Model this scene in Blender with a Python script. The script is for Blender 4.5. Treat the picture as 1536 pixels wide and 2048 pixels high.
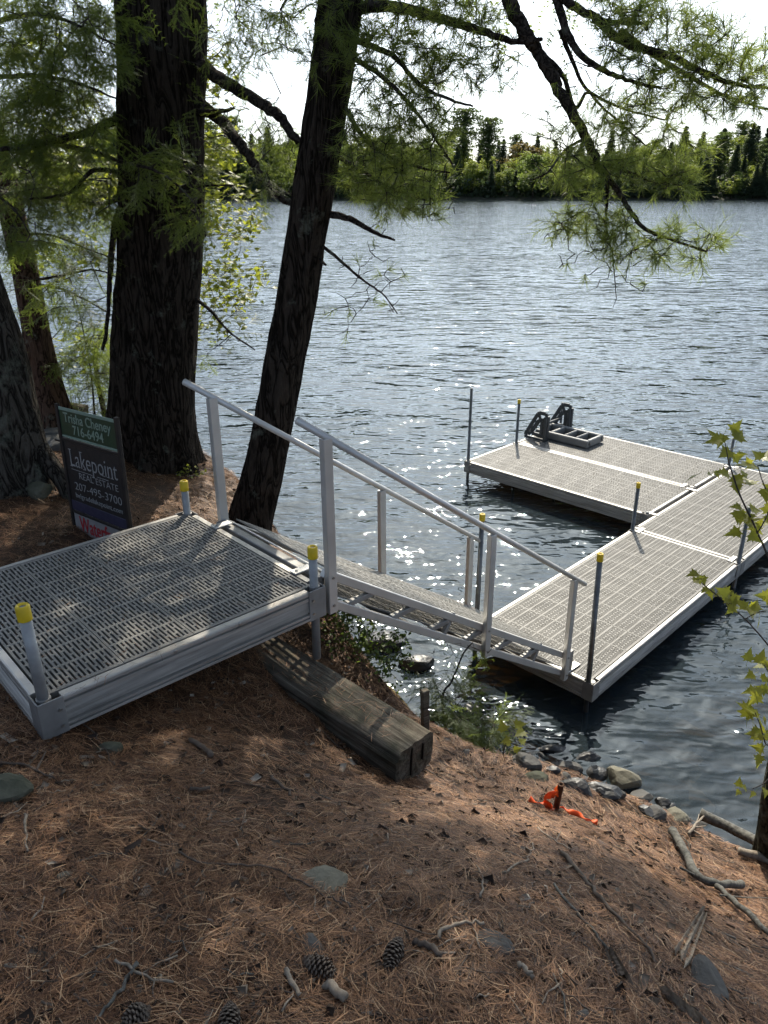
import bpy, math, random
import numpy as np
from mathutils import Vector, Matrix, noise
for o in list(bpy.data.objects): bpy.data.objects.remove(o)
sc = bpy.context.scene
col = sc.collection
R = math.radians
rng = np.random.default_rng(7)
random.seed(7)

# ------------------------------------------------------------------ camera
EYE = np.array([0.0, 0.0, 3.71]); PITCH = 0.404; FPX = 1520.0
cd = bpy.data.cameras.new('camera'); cam = bpy.data.objects.new('camera', cd); col.objects.link(cam)
cam.location = EYE; cam.rotation_euler = (math.pi/2 - PITCH, 0, 0)
cd.sensor_fit = 'VERTICAL'; cd.sensor_height = 24.0; cd.lens = 24.0*FPX/2048.0
cd.clip_start = 0.05; cd.clip_end = 3000
sc.camera = cam
sc.render.resolution_x = 768; sc.render.resolution_y = 1024

# ------------------------------------------------------------------ sky, sun, exposure
SUN_EL, SUN_AZ = R(42.5), R(7.0)          # azimuth measured from +Y towards +X
w = bpy.data.worlds.new('World'); sc.world = w; w.use_nodes = True
nt = w.node_tree; nt.nodes.clear()
sky = nt.nodes.new('ShaderNodeTexSky'); sky.sky_type = 'NISHITA'; sky.sun_disc = False
sky.sun_elevation = SUN_EL; sky.sun_rotation = SUN_AZ
sky.air_density = 0.6; sky.dust_density = 3.0; sky.ozone_density = 5.0; sky.altitude = 100
bgn = nt.nodes.new('ShaderNodeBackground'); bgn.inputs[1].default_value = 0.112
out = nt.nodes.new('ShaderNodeOutputWorld')
hsv = nt.nodes.new('ShaderNodeHueSaturation'); hsv.inputs['Saturation'].default_value = 0.66   # thin high haze whitens the blue
nt.links.new(sky.outputs[0], hsv.inputs['Color']); tint = nt.nodes.new('ShaderNodeMixRGB'); tint.blend_type = 'MULTIPLY'; tint.inputs[0].default_value = 1; tint.inputs[2].default_value = (.95, 1.0, .96, 1)
nt.links.new(hsv.outputs[0], tint.inputs[1]); nt.links.new(tint.outputs[0], bgn.inputs[0]); nt.links.new(bgn.outputs[0], out.inputs[0])
sd = bpy.data.lights.new('sun', 'SUN'); sun = bpy.data.objects.new('sun', sd); col.objects.link(sun)
sd.energy = 3.0; sd.angle = R(0.53); sd.color = (1.0, 0.91, 0.76)
SUNV = Vector((math.sin(SUN_AZ)*math.cos(SUN_EL), math.cos(SUN_AZ)*math.cos(SUN_EL), math.sin(SUN_EL)))
sun.rotation_euler = SUNV.to_track_quat('Z', 'Y').to_euler(); sun.location = SUNV*60
vs = sc.view_settings; vs.view_transform = 'Standard'; vs.look = 'None'; vs.gamma = 1; vs.use_curve_mapping = False
vs.exposure = 1.12
sc.render.engine = 'CYCLES'
cy = sc.cycles; cy.use_denoising = True; cy.use_adaptive_sampling = True; cy.adaptive_threshold = .03; cy.max_bounces = 8; cy.transparent_max_bounces = 8
cy.diffuse_bounces = 3; cy.glossy_bounces = 4; cy.transmission_bounces = 4
cy.caustics_reflective = False; cy.caustics_refractive = False; cy.sample_clamp_indirect = 6

# ------------------------------------------------------------------ helpers
_fw = np.array([0, math.cos(PITCH), -math.sin(PITCH)]); _up = np.array([0, math.sin(PITCH), math.cos(PITCH)])
def spot(px, py, t):
    """survey helper: the point seen at photo position (px, py), t metres out along the view axis"""
    return EYE + t*(_fw + (px-768)/FPX*np.array([1., 0, 0]) - (py-1024)/FPX*_up)
def spotz(px, py, z):
    d = _fw + (px-768)/FPX*np.array([1., 0, 0]) - (py-1024)/FPX*_up
    return EYE + d*(z-EYE[2])/d[2]

def tag(o, label=None, cat=None, group=None, kind=None):
    if label: o['label'] = label
    if cat: o['category'] = cat
    if group: o['group'] = group
    if kind: o['kind'] = kind
    return o
def empty(name, loc=(0, 0, 0), rz=0.0, label=None, cat=None, group=None):
    o = bpy.data.objects.new(name, None); col.objects.link(o)
    o.location = loc; o.rotation_euler = (0, 0, rz); o.empty_display_size = 0.2
    return tag(o, label, cat, group)
def mesh(name, V, F, smooth=False):
    me = bpy.data.meshes.new(name)
    V = np.asarray(V, dtype=np.float32).reshape(-1, 3)
    if isinstance(F, np.ndarray) and F.ndim == 2:
        n, k = F.shape
        me.vertices.add(len(V)); me.vertices.foreach_set('co', V.ravel())
        me.loops.add(n*k); me.loops.foreach_set('vertex_index', F.astype(np.int32).ravel())
        me.polygons.add(n); me.polygons.foreach_set('loop_start', np.arange(0, n*k, k, dtype=np.int32))
        me.update(calc_edges=True)
    else:
        me.from_pydata(V.tolist(), [], [list(map(int, f)) for f in F])
    me.validate()
    if smooth:
        me.polygons.foreach_set('use_smooth', np.ones(len(me.polygons), dtype=bool))
    return me
def obj(name, me, mat=None, parent=None, loc=None, rot=None):
    o = bpy.data.objects.new(name, me); col.objects.link(o)
    if mat is not None and not me.materials: me.materials.append(mat)
    if parent is not None: o.parent = parent
    if loc is not None: o.location = loc
    if rot is not None: o.rotation_euler = rot
    return o
class MB:
    """collects shapes into one mesh"""
    def __init__(s): s.V = []; s.F = []
    def add(s, V, F):
        b = len(s.V); s.V.extend([tuple(map(float, v)) for v in V]); s.F.extend([[b+i for i in f] for f in F]); return s
    def box(s, c, d, M=None, bev=0.0):
        x, y, z = [q/2 for q in d]
        if bev > 0:
            bv = min(bev, x*.9, y*.9, z*.9); V = []; 
            for sx in (-1, 1):
                for sy in (-1, 1):
                    for sz in (-1, 1):
                        V += [(sx*x, sy*(y-bv), sz*(z-bv)), (sx*(x-bv), sy*y, sz*(z-bv)), (sx*(x-bv), sy*(y-bv), sz*z)]
            ix = lambda a, b, c_, k: ((a*2+b)*2+c_)*3+k
            F = [[ix(a, 0, 0, 0), ix(a, 1, 0, 0), ix(a, 1, 1, 0), ix(a, 0, 1, 0)] for a in (0, 1)]
            F += [[ix(0, b, 0, 1), ix(1, b, 0, 1), ix(1, b, 1, 1), ix(0, b, 1, 1)] for b in (0, 1)]
            F += [[ix(0, 0, c_, 2), ix(1, 0, c_, 2), ix(1, 1, c_, 2), ix(0, 1, c_, 2)] for c_ in (0, 1)]
            for a in (0, 1):
                for b in (0, 1):
                    F.append([ix(a, b, 0, 0), ix(a, b, 1, 0), ix(a, b, 1, 1), ix(a, b, 0, 1)])
                    F.append([ix(a, 0, b, 0), ix(a, 1, b, 0), ix(a, 1, b, 2), ix(a, 0, b, 2)])
                    F.append([ix(0, a, b, 1), ix(1, a, b, 1), ix(1, a, b, 2), ix(0, a, b, 2)])
                    for c_ in (0, 1): F.append([ix(a, b, c_, 0), ix(a, b, c_, 1), ix(a, b, c_, 2)])
        else:
            V = [(a*x, b*y, e*z) for a in (-1, 1) for b in (-1, 1) for e in (-1, 1)]
            F = [[0, 1, 3, 2], [4, 6, 7, 5], [0, 4, 5, 1], [2, 3, 7, 6], [0, 2, 6, 4], [1, 5, 7, 3]]
        V = [Vector(v) for v in V]
        if M is not None: V = [M @ v for v in V]
        return s.add([v + Vector(c) for v in V], F)
    def bar(s, a, b, wd, ht, up=(0, 0, 1), bev=0.003):
        a = Vector(a); b = Vector(b); d = b-a; L = d.length; x = d.normalized()
        upv = Vector(up); y = upv.cross(x)
        if y.length < 1e-5: y = Vector((0, 1, 0))
        y.normalize(); z = x.cross(y)
        M = Matrix((x, y, z)).transposed()
        return s.box((a+b)/2, (L, wd, ht), M, bev)
    def tube(s, P, rad, n=12, cap=True, closed_noise=0):
        P = [Vector(p) for p in P]; m = len(P)
        rad = [rad]*m if np.isscalar(rad) else list(rad)
        t0 = (P[1]-P[0]).normalized(); ref = Vector((0, 0, 1)) if abs(t0.z) < .9 else Vector((1, 0, 0))
        u = ref.cross(t0).normalized(); b = len(s.V)
        for i in range(m):
            t = (P[min(i+1, m-1)]-P[max(i-1, 0)]).normalized()
            u = (u - t*u.dot(t)).normalized(); v = t.cross(u)
            for k in range(n):
                a = 2*math.pi*k/n; s.V.append(tuple(P[i] + (u*math.cos(a)+v*math.sin(a))*rad[i]))
        for i in range(m-1):
            for k in range(n):
                k2 = (k+1) % n
                s.F.append([b+i*n+k, b+i*n+k2, b+(i+1)*n+k2, b+(i+1)*n+k])
        if cap:
            s.F.append([b+k for k in range(n)][::-1]); s.F.append([b+(m-1)*n+k for k in range(n)])
        return s
    def extrude(s, prof, a, b, side, up=(0, 0, 1)):
        """profile [(out, z)] swept from a to b; 'side' is the outward direction"""
        a = Vector(a); b = Vector(b); sd_ = Vector(side); upv = Vector(up); n = len(prof)
        V = [a+sd_*p[0]+upv*p[1] for p in prof]+[b+sd_*p[0]+upv*p[1] for p in prof]
        F = [[i, (i+1) % n, n+(i+1) % n, n+i] for i in range(n)]+[list(range(n))[::-1], list(range(n, 2*n))]
        return s.add(V, F)
    def build(s, name, mat=None, parent=None, smooth=False, loc=None, rot=None):
        return obj(name, mesh(name, s.V, s.F, smooth), mat, parent, loc, rot)
def smooth_path(P, k=4):
    P = [np.array(p, float) for p in P]; Q = []
    for i in range(len(P)-1):
        p0 = P[max(i-1, 0)]; p1 = P[i]; p2 = P[i+1]; p3 = P[min(i+2, len(P)-1)]
        for j in range(k):
            t = j/k
            Q.append(.5*((2*p1)+(-p0+p2)*t+(2*p0-5*p1+4*p2-p3)*t*t+(-p0+3*p1-3*p2+p3)*t**3))
    Q.append(P[-1]); return Q

# ------------------------------------------------------------------ materials
def new_mat(name):
    m = bpy.data.materials.new(name); m.use_nodes = True
    nt = m.node_tree; b = nt.nodes['Principled BSDF']
    return m, nt, b
def nd(nt, typ, **kw):
    n = nt.nodes.new(typ)
    for k, v in kw.items():
        if k in n.inputs: n.inputs[k].default_value = v
        else: setattr(n, k, v)
    return n
def ramp(nt, fac, stops):
    r = nt.nodes.new('ShaderNodeValToRGB'); e = r.color_ramp.elements
    while len(e) < len(stops): e.new(0.5)
    for el, (p, c) in zip(e, stops): el.position = p; el.color = (*c, 1)
    nt.links.new(fac, r.inputs[0]); return r.outputs[0]
def coords(nt, scale=(1, 1, 1), rot=(0, 0, 0), kind='Object'):
    tc = nt.nodes.new('ShaderNodeTexCoord'); mp = nt.nodes.new('ShaderNodeMapping')
    mp.inputs['Scale'].default_value = scale; mp.inputs['Rotation'].default_value = rot
    nt.links.new(tc.outputs[kind], mp.inputs[0]); return mp.outputs[0]
def noise_tex(nt, vec, scale, detail=4, rough=.55, dist=0):
    n = nt.nodes.new('ShaderNodeTexNoise'); n.inputs['Scale'].default_value = scale
    n.inputs['Detail'].default_value = detail; n.inputs['Roughness'].default_value = rough
    n.inputs['Distortion'].default_value = dist
    nt.links.new(vec, n.inputs['Vector']); return n.outputs[0]
def bump(nt, h, strength, dist, base=None):
    b = nt.nodes.new('ShaderNodeBump'); b.inputs['Strength'].default_value = strength; b.inputs['Distance'].default_value = dist
    nt.links.new(h, b.inputs['Height'])
    if base is not None: nt.links.new(base, b.inputs['Normal'])
    return b.outputs[0]
def simple(name, c1, c2, scale=8, rough=.6, metal=0, bscale=60, bstr=.15, bdist=.002, mscale=(1, 1, 1), spec=.5, rvar=.12):
    m, nt, b = new_mat(name); v = coords(nt, mscale)
    n1 = noise_tex(nt, v, scale, 5)
    nt.links.new(ramp(nt, n1, [(.3, c1), (.7, c2)]), b.inputs['Base Color'])
    b.inputs['Metallic'].default_value = metal; b.inputs['Specular IOR Level'].default_value = spec
    rr = nd(nt, 'ShaderNodeMapRange'); rr.inputs['To Min'].default_value = rough-rvar; rr.inputs['To Max'].default_value = min(1, rough+rvar)
    nt.links.new(noise_tex(nt, v, scale*2.7, 4), rr.inputs[0]); nt.links.new(rr.outputs[0], b.inputs['Roughness'])
    nt.links.new(bump(nt, noise_tex(nt, v, bscale, 4), bstr, bdist), b.inputs['Normal'])
    return m
def leaf_mat(name, c1, c2, trans, scale=3.0, rough=.5, tcol=None, spec=.35):
    m, nt, b = new_mat(name); v = coords(nt); n1 = noise_tex(nt, v, scale, 4, .6)
    cc = ramp(nt, n1, [(.32, c1), (.68, c2)])
    nt.links.new(cc, b.inputs['Base Color']); b.inputs['Roughness'].default_value = rough; b.inputs['Specular IOR Level'].default_value = spec
    t = nt.nodes.new('ShaderNodeBsdfTranslucent')
    if tcol is None: nt.links.new(cc, t.inputs['Color'])
    else: t.inputs['Color'].default_value = (*tcol, 1)
    ms = nt.nodes.new('ShaderNodeMixShader'); ms.inputs[0].default_value = trans
    nt.links.new(b.outputs[0], ms.inputs[1]); nt.links.new(t.outputs[0], ms.inputs[2]); nt.links.new(ms.outputs[0], nt.nodes['Material Output'].inputs['Surface'])
    return m
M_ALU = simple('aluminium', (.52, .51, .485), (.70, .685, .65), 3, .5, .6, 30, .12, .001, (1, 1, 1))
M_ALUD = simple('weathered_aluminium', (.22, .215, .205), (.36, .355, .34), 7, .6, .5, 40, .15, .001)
M_BEAM = simple('ribbed_beam_aluminium', (.30, .285, .26), (.60, .58, .54), 2.2, .5, .5, 14, .25, .0015, (1.5, 1.5, 26))
M_GALV = simple('galvanised_pipe', (.24, .245, .245), (.38, .385, .38), 14, .55, .45, 60, .15, .001)
M_GRATE = simple('grating_plastic', (.150, .143, .128), (.255, .243, .217), 2.3, .62, 0, 220, .35, .0008)
M_POSTD = simple('backlit_pipe', (.10, .105, .105), (.20, .20, .195), 14, .4, .8, 60, .15, .001)  # galvanised pipe again, with the backlit posts' shade put into its colour
M_CAP = simple('yellow_vinyl', (.62, .43, .01), (.75, .53, .02), 20, .45, 0, 60, .1, .001)
M_STEEL = simple('bolt_steel', (.35, .34, .32), (.5, .48, .45), 40, .4, .9)
M_BLACKP = simple('moulded_plastic', (.045, .05, .052), (.075, .08, .082), 6, .42, 0, 200, .15, .0006)
M_GREYP = simple('grey_plastic', (.16, .165, .165), (.22, .225, .22), 6, .5, 0, 200, .2, .0006)

# ------------------------------------------------------------------ terrain
_CP = np.array([(0, 0, 2.12), (-2, 0, 2.3), (2, 0, 1.75), (0, -6, 2.6), (-6, -6, 3.0), (6, -6, 1.9), (6, -1, 1.1),
    (-.1, 1.3, 1.93), (-1.25, 2.2, 1.835), (-2.6, 2.2, 2.0), (.05, 2.62, 1.34), (.8, 2.73, 1.06), (1.0, 1.3, 1.66), (1.6, 2.3, .92),
    (2.2, 2.0, .85), (3.5, 1.4, .7), (-.7, 3.3, 1.60), (-1.14, 4.1, 1.62), (-1.95, 5.9, 1.70), (-.93, 5.0, 1.42), (-2.2, 3.5, 1.80),
    (-3.2, 7.3, 1.55), (-5, 5, 2.0), (-6, 8.6, 1.6), (-12, 6, 2.4), (-1.2, 3.0, 1.74), (.3, 2.2, 1.55), (-3.2, 4.6, 1.85)])
def _tps_k(d2): return np.where(d2 > 1e-12, .5*d2*np.log(np.maximum(d2, 1e-12)), 0)
_n = len(_CP)
_A = np.zeros((_n+3, _n+3)); _A[:_n, :_n] = _tps_k(((_CP[:, None, :2]-_CP[None, :, :2])**2).sum(-1)) + np.eye(_n)*.02
_A[:_n, _n] = 1; _A[:_n, _n+1:] = _CP[:, :2]; _A[_n, :_n] = 1; _A[_n+1:, :_n] = _CP[:, :2].T
_wt = np.linalg.solve(_A, np.r_[_CP[:, 2], 0, 0, 0])
EDGE = np.array([(400, -60), (40, -6), (8, 1.2), (3.6, 2.2), (2.1, 2.78), (1.5, 3.10), (1.0, 3.26), (.62, 3.25), (.27, 3.42), (-.12, 3.82), (-.45, 4.4), (-.8, 5.1), (-1.05, 5.8),
    (-1.45, 6.6), (-2.3, 7.5), (-3.8, 8.3), (-6.5, 9.3), (-12, 10.8), (-30, 14), (-400, 60)], float)
def bank_dist(x, y):
    """signed distance to the bank edge, positive over the lake"""
    best = np.full(x.shape, 1e9); sg = np.zeros(x.shape)
    for a, b in zip(EDGE[:-1], EDGE[1:]):
        ab = b-a; L2 = ab@ab
        t = np.clip(((x-a[0])*ab[0]+(y-a[1])*ab[1])/L2, 0, 1)
        dx = x-(a[0]+t*ab[0]); dy = y-(a[1]+t*ab[1]); d = np.hypot(dx, dy)
        s = np.where(ab[0]*(y-a[1])-ab[1]*(x-a[0]) < 0, 1, -1)
        up = d < best-1e-9; best = np.where(up, d, best); sg = np.where(up, s, sg)
    return best*sg
def vnoise(x, y, f, seed=0):
    x = x*f+seed*17.3; y = y*f-seed*9.1
    xi = np.floor(x).astype(np.int64); yi = np.floor(y).astype(np.int64); fx = x-xi; fy = y-yi
    fx = fx*fx*(3-2*fx); fy = fy*fy*(3-2*fy)
    def h(i, j):
        q = (i*374761393 + j*668265263 + seed*974711) & 0xffffffff
        q = ((q ^ (q >> 13))*1274126177) & 0xffffffff
        return ((q ^ (q >> 16)) & 0xffff)/65535.0
    return (h(xi, yi)*(1-fx)+h(xi+1, yi)*fx)*(1-fy)+(h(xi, yi+1)*(1-fx)+h(xi+1, yi+1)*fx)*fy
def ground_z(x, y):
    x = np.asarray(x, float); y = np.asarray(y, float); sh = np.broadcast(x, y).shape
    x = np.broadcast_to(x, sh).ravel(); y = np.broadcast_to(y, sh).ravel()
    xc = np.clip(x, -14, 8); yc = np.clip(y, -8, 12)
    z = np.full(len(x), _wt[_n]) + xc*_wt[_n+1] + yc*_wt[_n+2]
    for k in range(_n): z += _wt[k]*_tps_k((xc-_CP[k, 0])**2+(yc-_CP[k, 1])**2)
    z = np.clip(z, .45, 4)
    d = bank_dist(x, y) + .25*(vnoise(x, y, 1.1, 3)-.5)
    near = np.exp(-((x/9)**2+((y-3)/9)**2))
    z = z + near*(.06*(vnoise(x, y, 1.9, 1)-.5)+.03*(vnoise(x, y, 5, 2)-.5)+.012*(vnoise(x, y, 14, 5)-.5))
    # bank: falls from the edge to the water over about 0.9 m, then a slow lake bed
    t = np.clip((d+.12)/1.02, 0, 1); s = t*t*(3-2*t)*.6+t*.4
    bank = z*(1-s) + (-.12)*s
    bed = -.12 - .16*np.clip(d-.9, 0, 6) - .25*np.clip(d-6.9, 0, 9)
    r = np.where(d < .9, bank, bed)
    r = np.where(d > .2, r+.05*near*(vnoise(x, y, 4.2, 8)-.5)*np.clip((1.4-np.abs(d-.9)), 0, 1), r)
    return r.reshape(sh)
def gz(x, y): return float(ground_z(np.array([x]), np.array([y]))[0])
def axis(lo, hi, step, far_lo, far_hi):
    a = list(np.arange(lo, hi+1e-6, step)); s = step
    while a[-1] < far_hi: s *= 1.25; a.append(min(a[-1]+s, far_hi))
    s = step
    while a[0] > far_lo: s *= 1.25; a.insert(0, max(a[0]-s, far_lo))
    return np.array(a)
gx = axis(-4.2, 3.6, .045, -400, 400); gy = axis(.4, 7.8, .045, -60, 262)
GX, GY = np.meshgrid(gx, gy); GZ = ground_z(GX, GY)
nx_, ny_ = len(gx), len(gy)
ii = np.arange(nx_*ny_).reshape(ny_, nx_)
GF = np.stack([ii[:-1, :-1], ii[:-1, 1:], ii[1:, 1:], ii[1:, :-1]], -1).reshape(-1, 4)
m, nt, b = new_mat('needle_duff'); v = coords(nt)
n1 = noise_tex(nt, v, 1.7, 6, .6); n2 = noise_tex(nt, v, 45, 6, .7, 1.0)
c1 = ramp(nt, n2, [(.25, (.022, .014, .009)), (.5, (.075, .042, .024)), (.72, (.15, .085, .045))])
c2 = ramp(nt, n2, [(.3, (.03, .022, .016)), (.7, (.10, .07, .05))])
mx = nd(nt, 'ShaderNodeMixRGB'); nt.links.new(ramp(nt, n1, [(.4, (0, 0, 0)), (.62, (1, 1, 1))]), mx.inputs[0])
nt.links.new(c1, mx.inputs[1]); nt.links.new(c2, mx.inputs[2])
# wet stony mud below the water line
geo = nt.nodes.new('ShaderNodeNewGeometry'); sx = nt.nodes.new('ShaderNodeSeparateXYZ'); nt.links.new(geo.outputs['Position'], sx.inputs[0])
mr = nd(nt, 'ShaderNodeMapRange'); mr.inputs['From Min'].default_value = .02; mr.inputs['From Max'].default_value = .22; nt.links.new(sx.outputs[2], mr.inputs[0])
vo = nt.nodes.new('ShaderNodeTexVoronoi'); vo.inputs['Scale'].default_value = 5.5; nt.links.new(v, vo.inputs['Vector'])
bed = ramp(nt, vo.outputs['Color'], [(.2, (.035, .024, .010)), (.5, (.10, .07, .026)), (.85, (.20, .15, .06))])
mr2 = nd(nt, 'ShaderNodeMapRange'); mr2.inputs['From Min'].default_value = -1.0; mr2.inputs['From Max'].default_value = -.35; nt.links.new(sx.outputs[2], mr2.inputs[0])
silt = nd(nt, 'ShaderNodeMixRGB'); silt.inputs[1].default_value = (.012, .010, .006, 1); nt.links.new(mr2.outputs[0], silt.inputs[0]); nt.links.new(bed, silt.inputs[2])  # deep silt, coloured darker with depth for light lost in the water
mx2 = nd(nt, 'ShaderNodeMixRGB'); nt.links.new(mr.outputs[0], mx2.inputs[0]); nt.links.new(silt.outputs[0], mx2.inputs[1]); nt.links.new(mx.outputs[0], mx2.inputs[2])
nt.links.new(mx2.outputs[0], b.inputs['Base Color']); b.inputs['Roughness'].default_value = .95; b.inputs['Specular IOR Level'].default_value = .15
nt.links.new(bump(nt, n2, .9, .012), b.inputs['Normal'])
M_DUFF = m
tag(obj('ground', mesh('ground', np.stack([GX, GY, GZ], -1).reshape(-1, 3), GF, True), M_DUFF), kind='structure')

# ------------------------------------------------------------------ lake
m, nt, b = new_mat('lake_water'); nt.nodes.remove(b)
tc = nt.nodes.new('ShaderNodeTexCoord')
def wmap(sx_, sy_, rot):
    mp = nt.nodes.new('ShaderNodeMapping'); mp.inputs['Scale'].default_value = (sx_, sy_, 1); mp.inputs['Rotation'].default_value = (0, 0, R(rot))
    nt.links.new(tc.outputs['Object'], mp.inputs[0]); return mp.outputs[0]
h1 = noise_tex(nt, wmap(.55, 1.3, 14), 1.0, 2, .5, .6)
h2 = noise_tex(nt, wmap(1.5, 3.2, -8), 1.0, 2, .55, .5)
h3 = noise_tex(nt, wmap(6, 10, 20), 1.0, 1, .6, .3)
gust = noise_tex(nt, wmap(.05, .16, 8), 1.0, 1, .6)
gm = nd(nt, 'ShaderNodeMapRange'); gm.inputs['From Min'].default_value = .35; gm.inputs['From Max'].default_value = .65
gm.inputs['To Min'].default_value = .65; gm.inputs['To Max'].default_value = 1.25; nt.links.new(gust, gm.inputs[0])
def mul(a, k):
    q = nd(nt, 'ShaderNodeMath', operation='MULTIPLY'); nt.links.new(a, q.inputs[0])
    if isinstance(k, (int, float)): q.inputs[1].default_value = k
    else: nt.links.new(k, q.inputs[1])
    return q.outputs[0]
def add_(a, c):
    q = nd(nt, 'ShaderNodeMath', operation='ADD'); nt.links.new(a, q.inputs[0]); nt.links.new(c, q.inputs[1]); return q.outputs[0]
hh = add_(add_(mul(h1, .085), mul(h2, .042)), mul(h3, .016))
def slopes(vec, sc_, amt):   # fine chop as random facet slopes, so distant water keeps its roughness
    n_ = nt.nodes.new('ShaderNodeTexNoise'); n_.inputs['Scale'].default_value = sc_; n_.inputs['Detail'].default_value = 1; nt.links.new(vec, n_.inputs['Vector'])
    q = nt.nodes.new('ShaderNodeVectorMath'); q.operation = 'MULTIPLY_ADD'; q.inputs[1].default_value = (amt*2, amt*2, 0); q.inputs[2].default_value = (-amt, -amt, 0); nt.links.new(n_.outputs['Color'], q.inputs[0]); return q.outputs[0]
va = nt.nodes.new('ShaderNodeVectorMath'); va.operation = 'ADD'; nt.links.new(slopes(wmap(1.6, 3.8, 10), 1.0, .20), va.inputs[0]); nt.links.new(slopes(wmap(4.5, 9, -12), 1.0, .12), va.inputs[1])
vb = nt.nodes.new('ShaderNodeVectorMath'); vb.operation = 'ADD'; vb.inputs[1].default_value = (0, 0, 1); nt.links.new(va.outputs[0], vb.inputs[0])
vn = nt.nodes.new('ShaderNodeVectorMath'); vn.operation = 'NORMALIZE'; nt.links.new(vb.outputs[0], vn.inputs[0])
bn = bump(nt, mul(hh, gm.outputs[0]), 1.0, 1.0, vn.outputs[0])
gl = nd(nt, 'ShaderNodeBsdfGlossy', Roughness=.035); gl.inputs['Color'].default_value = (.90, .96, 1, 1); nt.links.new(bn, gl.inputs['Normal'])
tr = nd(nt, 'ShaderNodeBsdfTransparent'); tr.inputs['Color'].default_value = (.38, .31, .19, 1)
fr = nd(nt, 'ShaderNodeFresnel', IOR=1.333); nt.links.new(bn, fr.inputs['Normal'])
sky_sheen = nd(nt, 'ShaderNodeBsdfDiffuse'); sky_sheen.inputs['Color'].default_value = (.06, .085, .10, 1)   # blue-grey colour mixed in where near water should mirror bright sky
body = nt.nodes.new('ShaderNodeMixShader'); body.inputs[0].default_value = .3; nt.links.new(tr.outputs[0], body.inputs[1]); nt.links.new(sky_sheen.outputs[0], body.inputs[2])
ms = nt.nodes.new('ShaderNodeMixShader'); nt.links.new(fr.outputs[0], ms.inputs[0]); nt.links.new(body.outputs[0], ms.inputs[1]); nt.links.new(gl.outputs[0], ms.inputs[2])
nt.links.new(ms.outputs[0], nt.nodes['Material Output'].inputs['Surface'])
M_WATER = m
lx = axis(-10, 10, 2, -400, 400); ly = axis(0, 20, 2, -60, 300)
LX, LY = np.meshgrid(lx, ly); ii = np.arange(LX.size).reshape(LX.shape)
tag(obj('lake_water', mesh('lake_water', np.stack([LX, LY, LX*0], -1).reshape(-1, 3), np.stack([ii[:-1, :-1], ii[:-1, 1:], ii[1:, 1:], ii[1:, :-1]], -1).reshape(-1, 4)), M_WATER), kind='structure')

# ------------------------------------------------------------------ docks
def ribbed_profile(h=.155, t=.034):
    P = [(-t, 0), (-.008, 0), (-.002, -.003), (0, -.009), (0, -.022), (-.014, -.0235), (-.014, -.031), (0, -.0325), (0, -.049)]
    z = -.050
    while z > -.108:
        P += [(-.0025, z-.001), (-.0025, z-.0025), (0, z-.0035), (0, z-.005)]; z -= .0058
    P += [(-.014, -.111), (-.014, -.119), (.003, -.121), (.003, -.132), (-.009, -.1335), (-.009, -.139), (.004, -.140), (.004, -h+.003), (0, -h), (-t, -h)]
    return P
PROF = ribbed_profile()
def panel_mesh(Lu, Lv, ncol, nrow, T=.026):
    """moulded grating panel, corner at origin, top at z = 0: rows of long and short slots between cross ribs"""
    V = []; F = []
    def q(x0, x1, y0, y1, z=0.0):
        b = len(V); V.extend([(x0, y0, z), (x1, y0, z), (x1, y1, z), (x0, y1, z)]); F.append((b, b+1, b+2, b+3))
    g = .0015; x0, x1, y0, y1 = g, Lu-g, 0, Lv
    pitch = (Lu-2*g-.012)/ncol; sw = pitch*.50; m = .012
    rp = (Lv-2*m)/nrow
    xs = [x0+.006+pitch*(c+.5) for c in range(ncol)]
    prev = x0
    for c, xc in enumerate(xs):
        a, b_ = xc-sw/2, xc+sw/2
        q(prev, a, y0, y1); prev = b_
        cur = y0
        for r in range(nrow):
            s = y0+m+r*rp; k = rp/.1525
            segs = [(s+.008*k, s+.094*k), (s+.107*k, s+.1445*k)] if c % 2 == 0 else [(s+.008*k, s+.0455*k), (s+.0585*k, s+.1445*k)]
            for (p, e) in segs:
                q(a, b_, cur, p); cur = e
                bb = len(V)
                for z in (0, -T): V.extend([(a, p, z), (b_, p, z), (b_, e, z), (a, e, z)])
                for i in range(4): F.append((bb+(i+1) % 4, bb+i, bb+4+i, bb+4+(i+1) % 4))
        q(a, b_, cur, y1)
    q(prev, x1, y0, y1)
    bb = len(V)
    for z in (0, -T): V.extend([(x0, y0, z), (x1, y0, z), (x1, y1, z), (x0, y1, z)])
    for i in range(4): F.append((bb+i, bb+(i+1) % 4, bb+4+(i+1) % 4, bb+4+i))
    return mesh('deck_panel', np.array(V), np.array(F))
def pipe_post(parent, x, y, z0, z1, cap=True, rad=.021, lean=(0, 0), mat=None):
    b = MB(); top = (x+lean[0], y+lean[1], z1); bot = (x, y, z0)
    b.tube([bot, top], rad, 18)
    p = b.build('pipe_post', mat or M_GALV, parent, True)
    if cap:
        c = MB(); h = .058; dv = (Vector(top)-Vector(bot)).normalized(); T = Vector(top)+dv*.006
        rr = rad+.0035
        ring = [(rr, -h), (rr, -.006), (rr-.004, 0), (rr-.010, 0), (rr-.013, -.006), (.001, -.008)]
        Vv = []; n = 20
        for (r_, z_) in ring:
            for k in range(n): a = 2*math.pi*k/n; Vv.append(T+dv*z_+Vector((r_*math.cos(a), r_*math.sin(a), 0)))
        Ff = [[i*n+k, i*n+(k+1) % n, (i+1)*n+(k+1) % n, (i+1)*n+k] for i in range(len(ring)-1) for k in range(n)]
        c.add(Vv, Ff); c.build('post_cap', M_CAP, p, True)
    return p
_bolt = MB().tube([(0, 0, 0), (0, 0, .006)], .0075, 6); _bolt = mesh('bolt', _bolt.V, _bolt.F)
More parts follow.
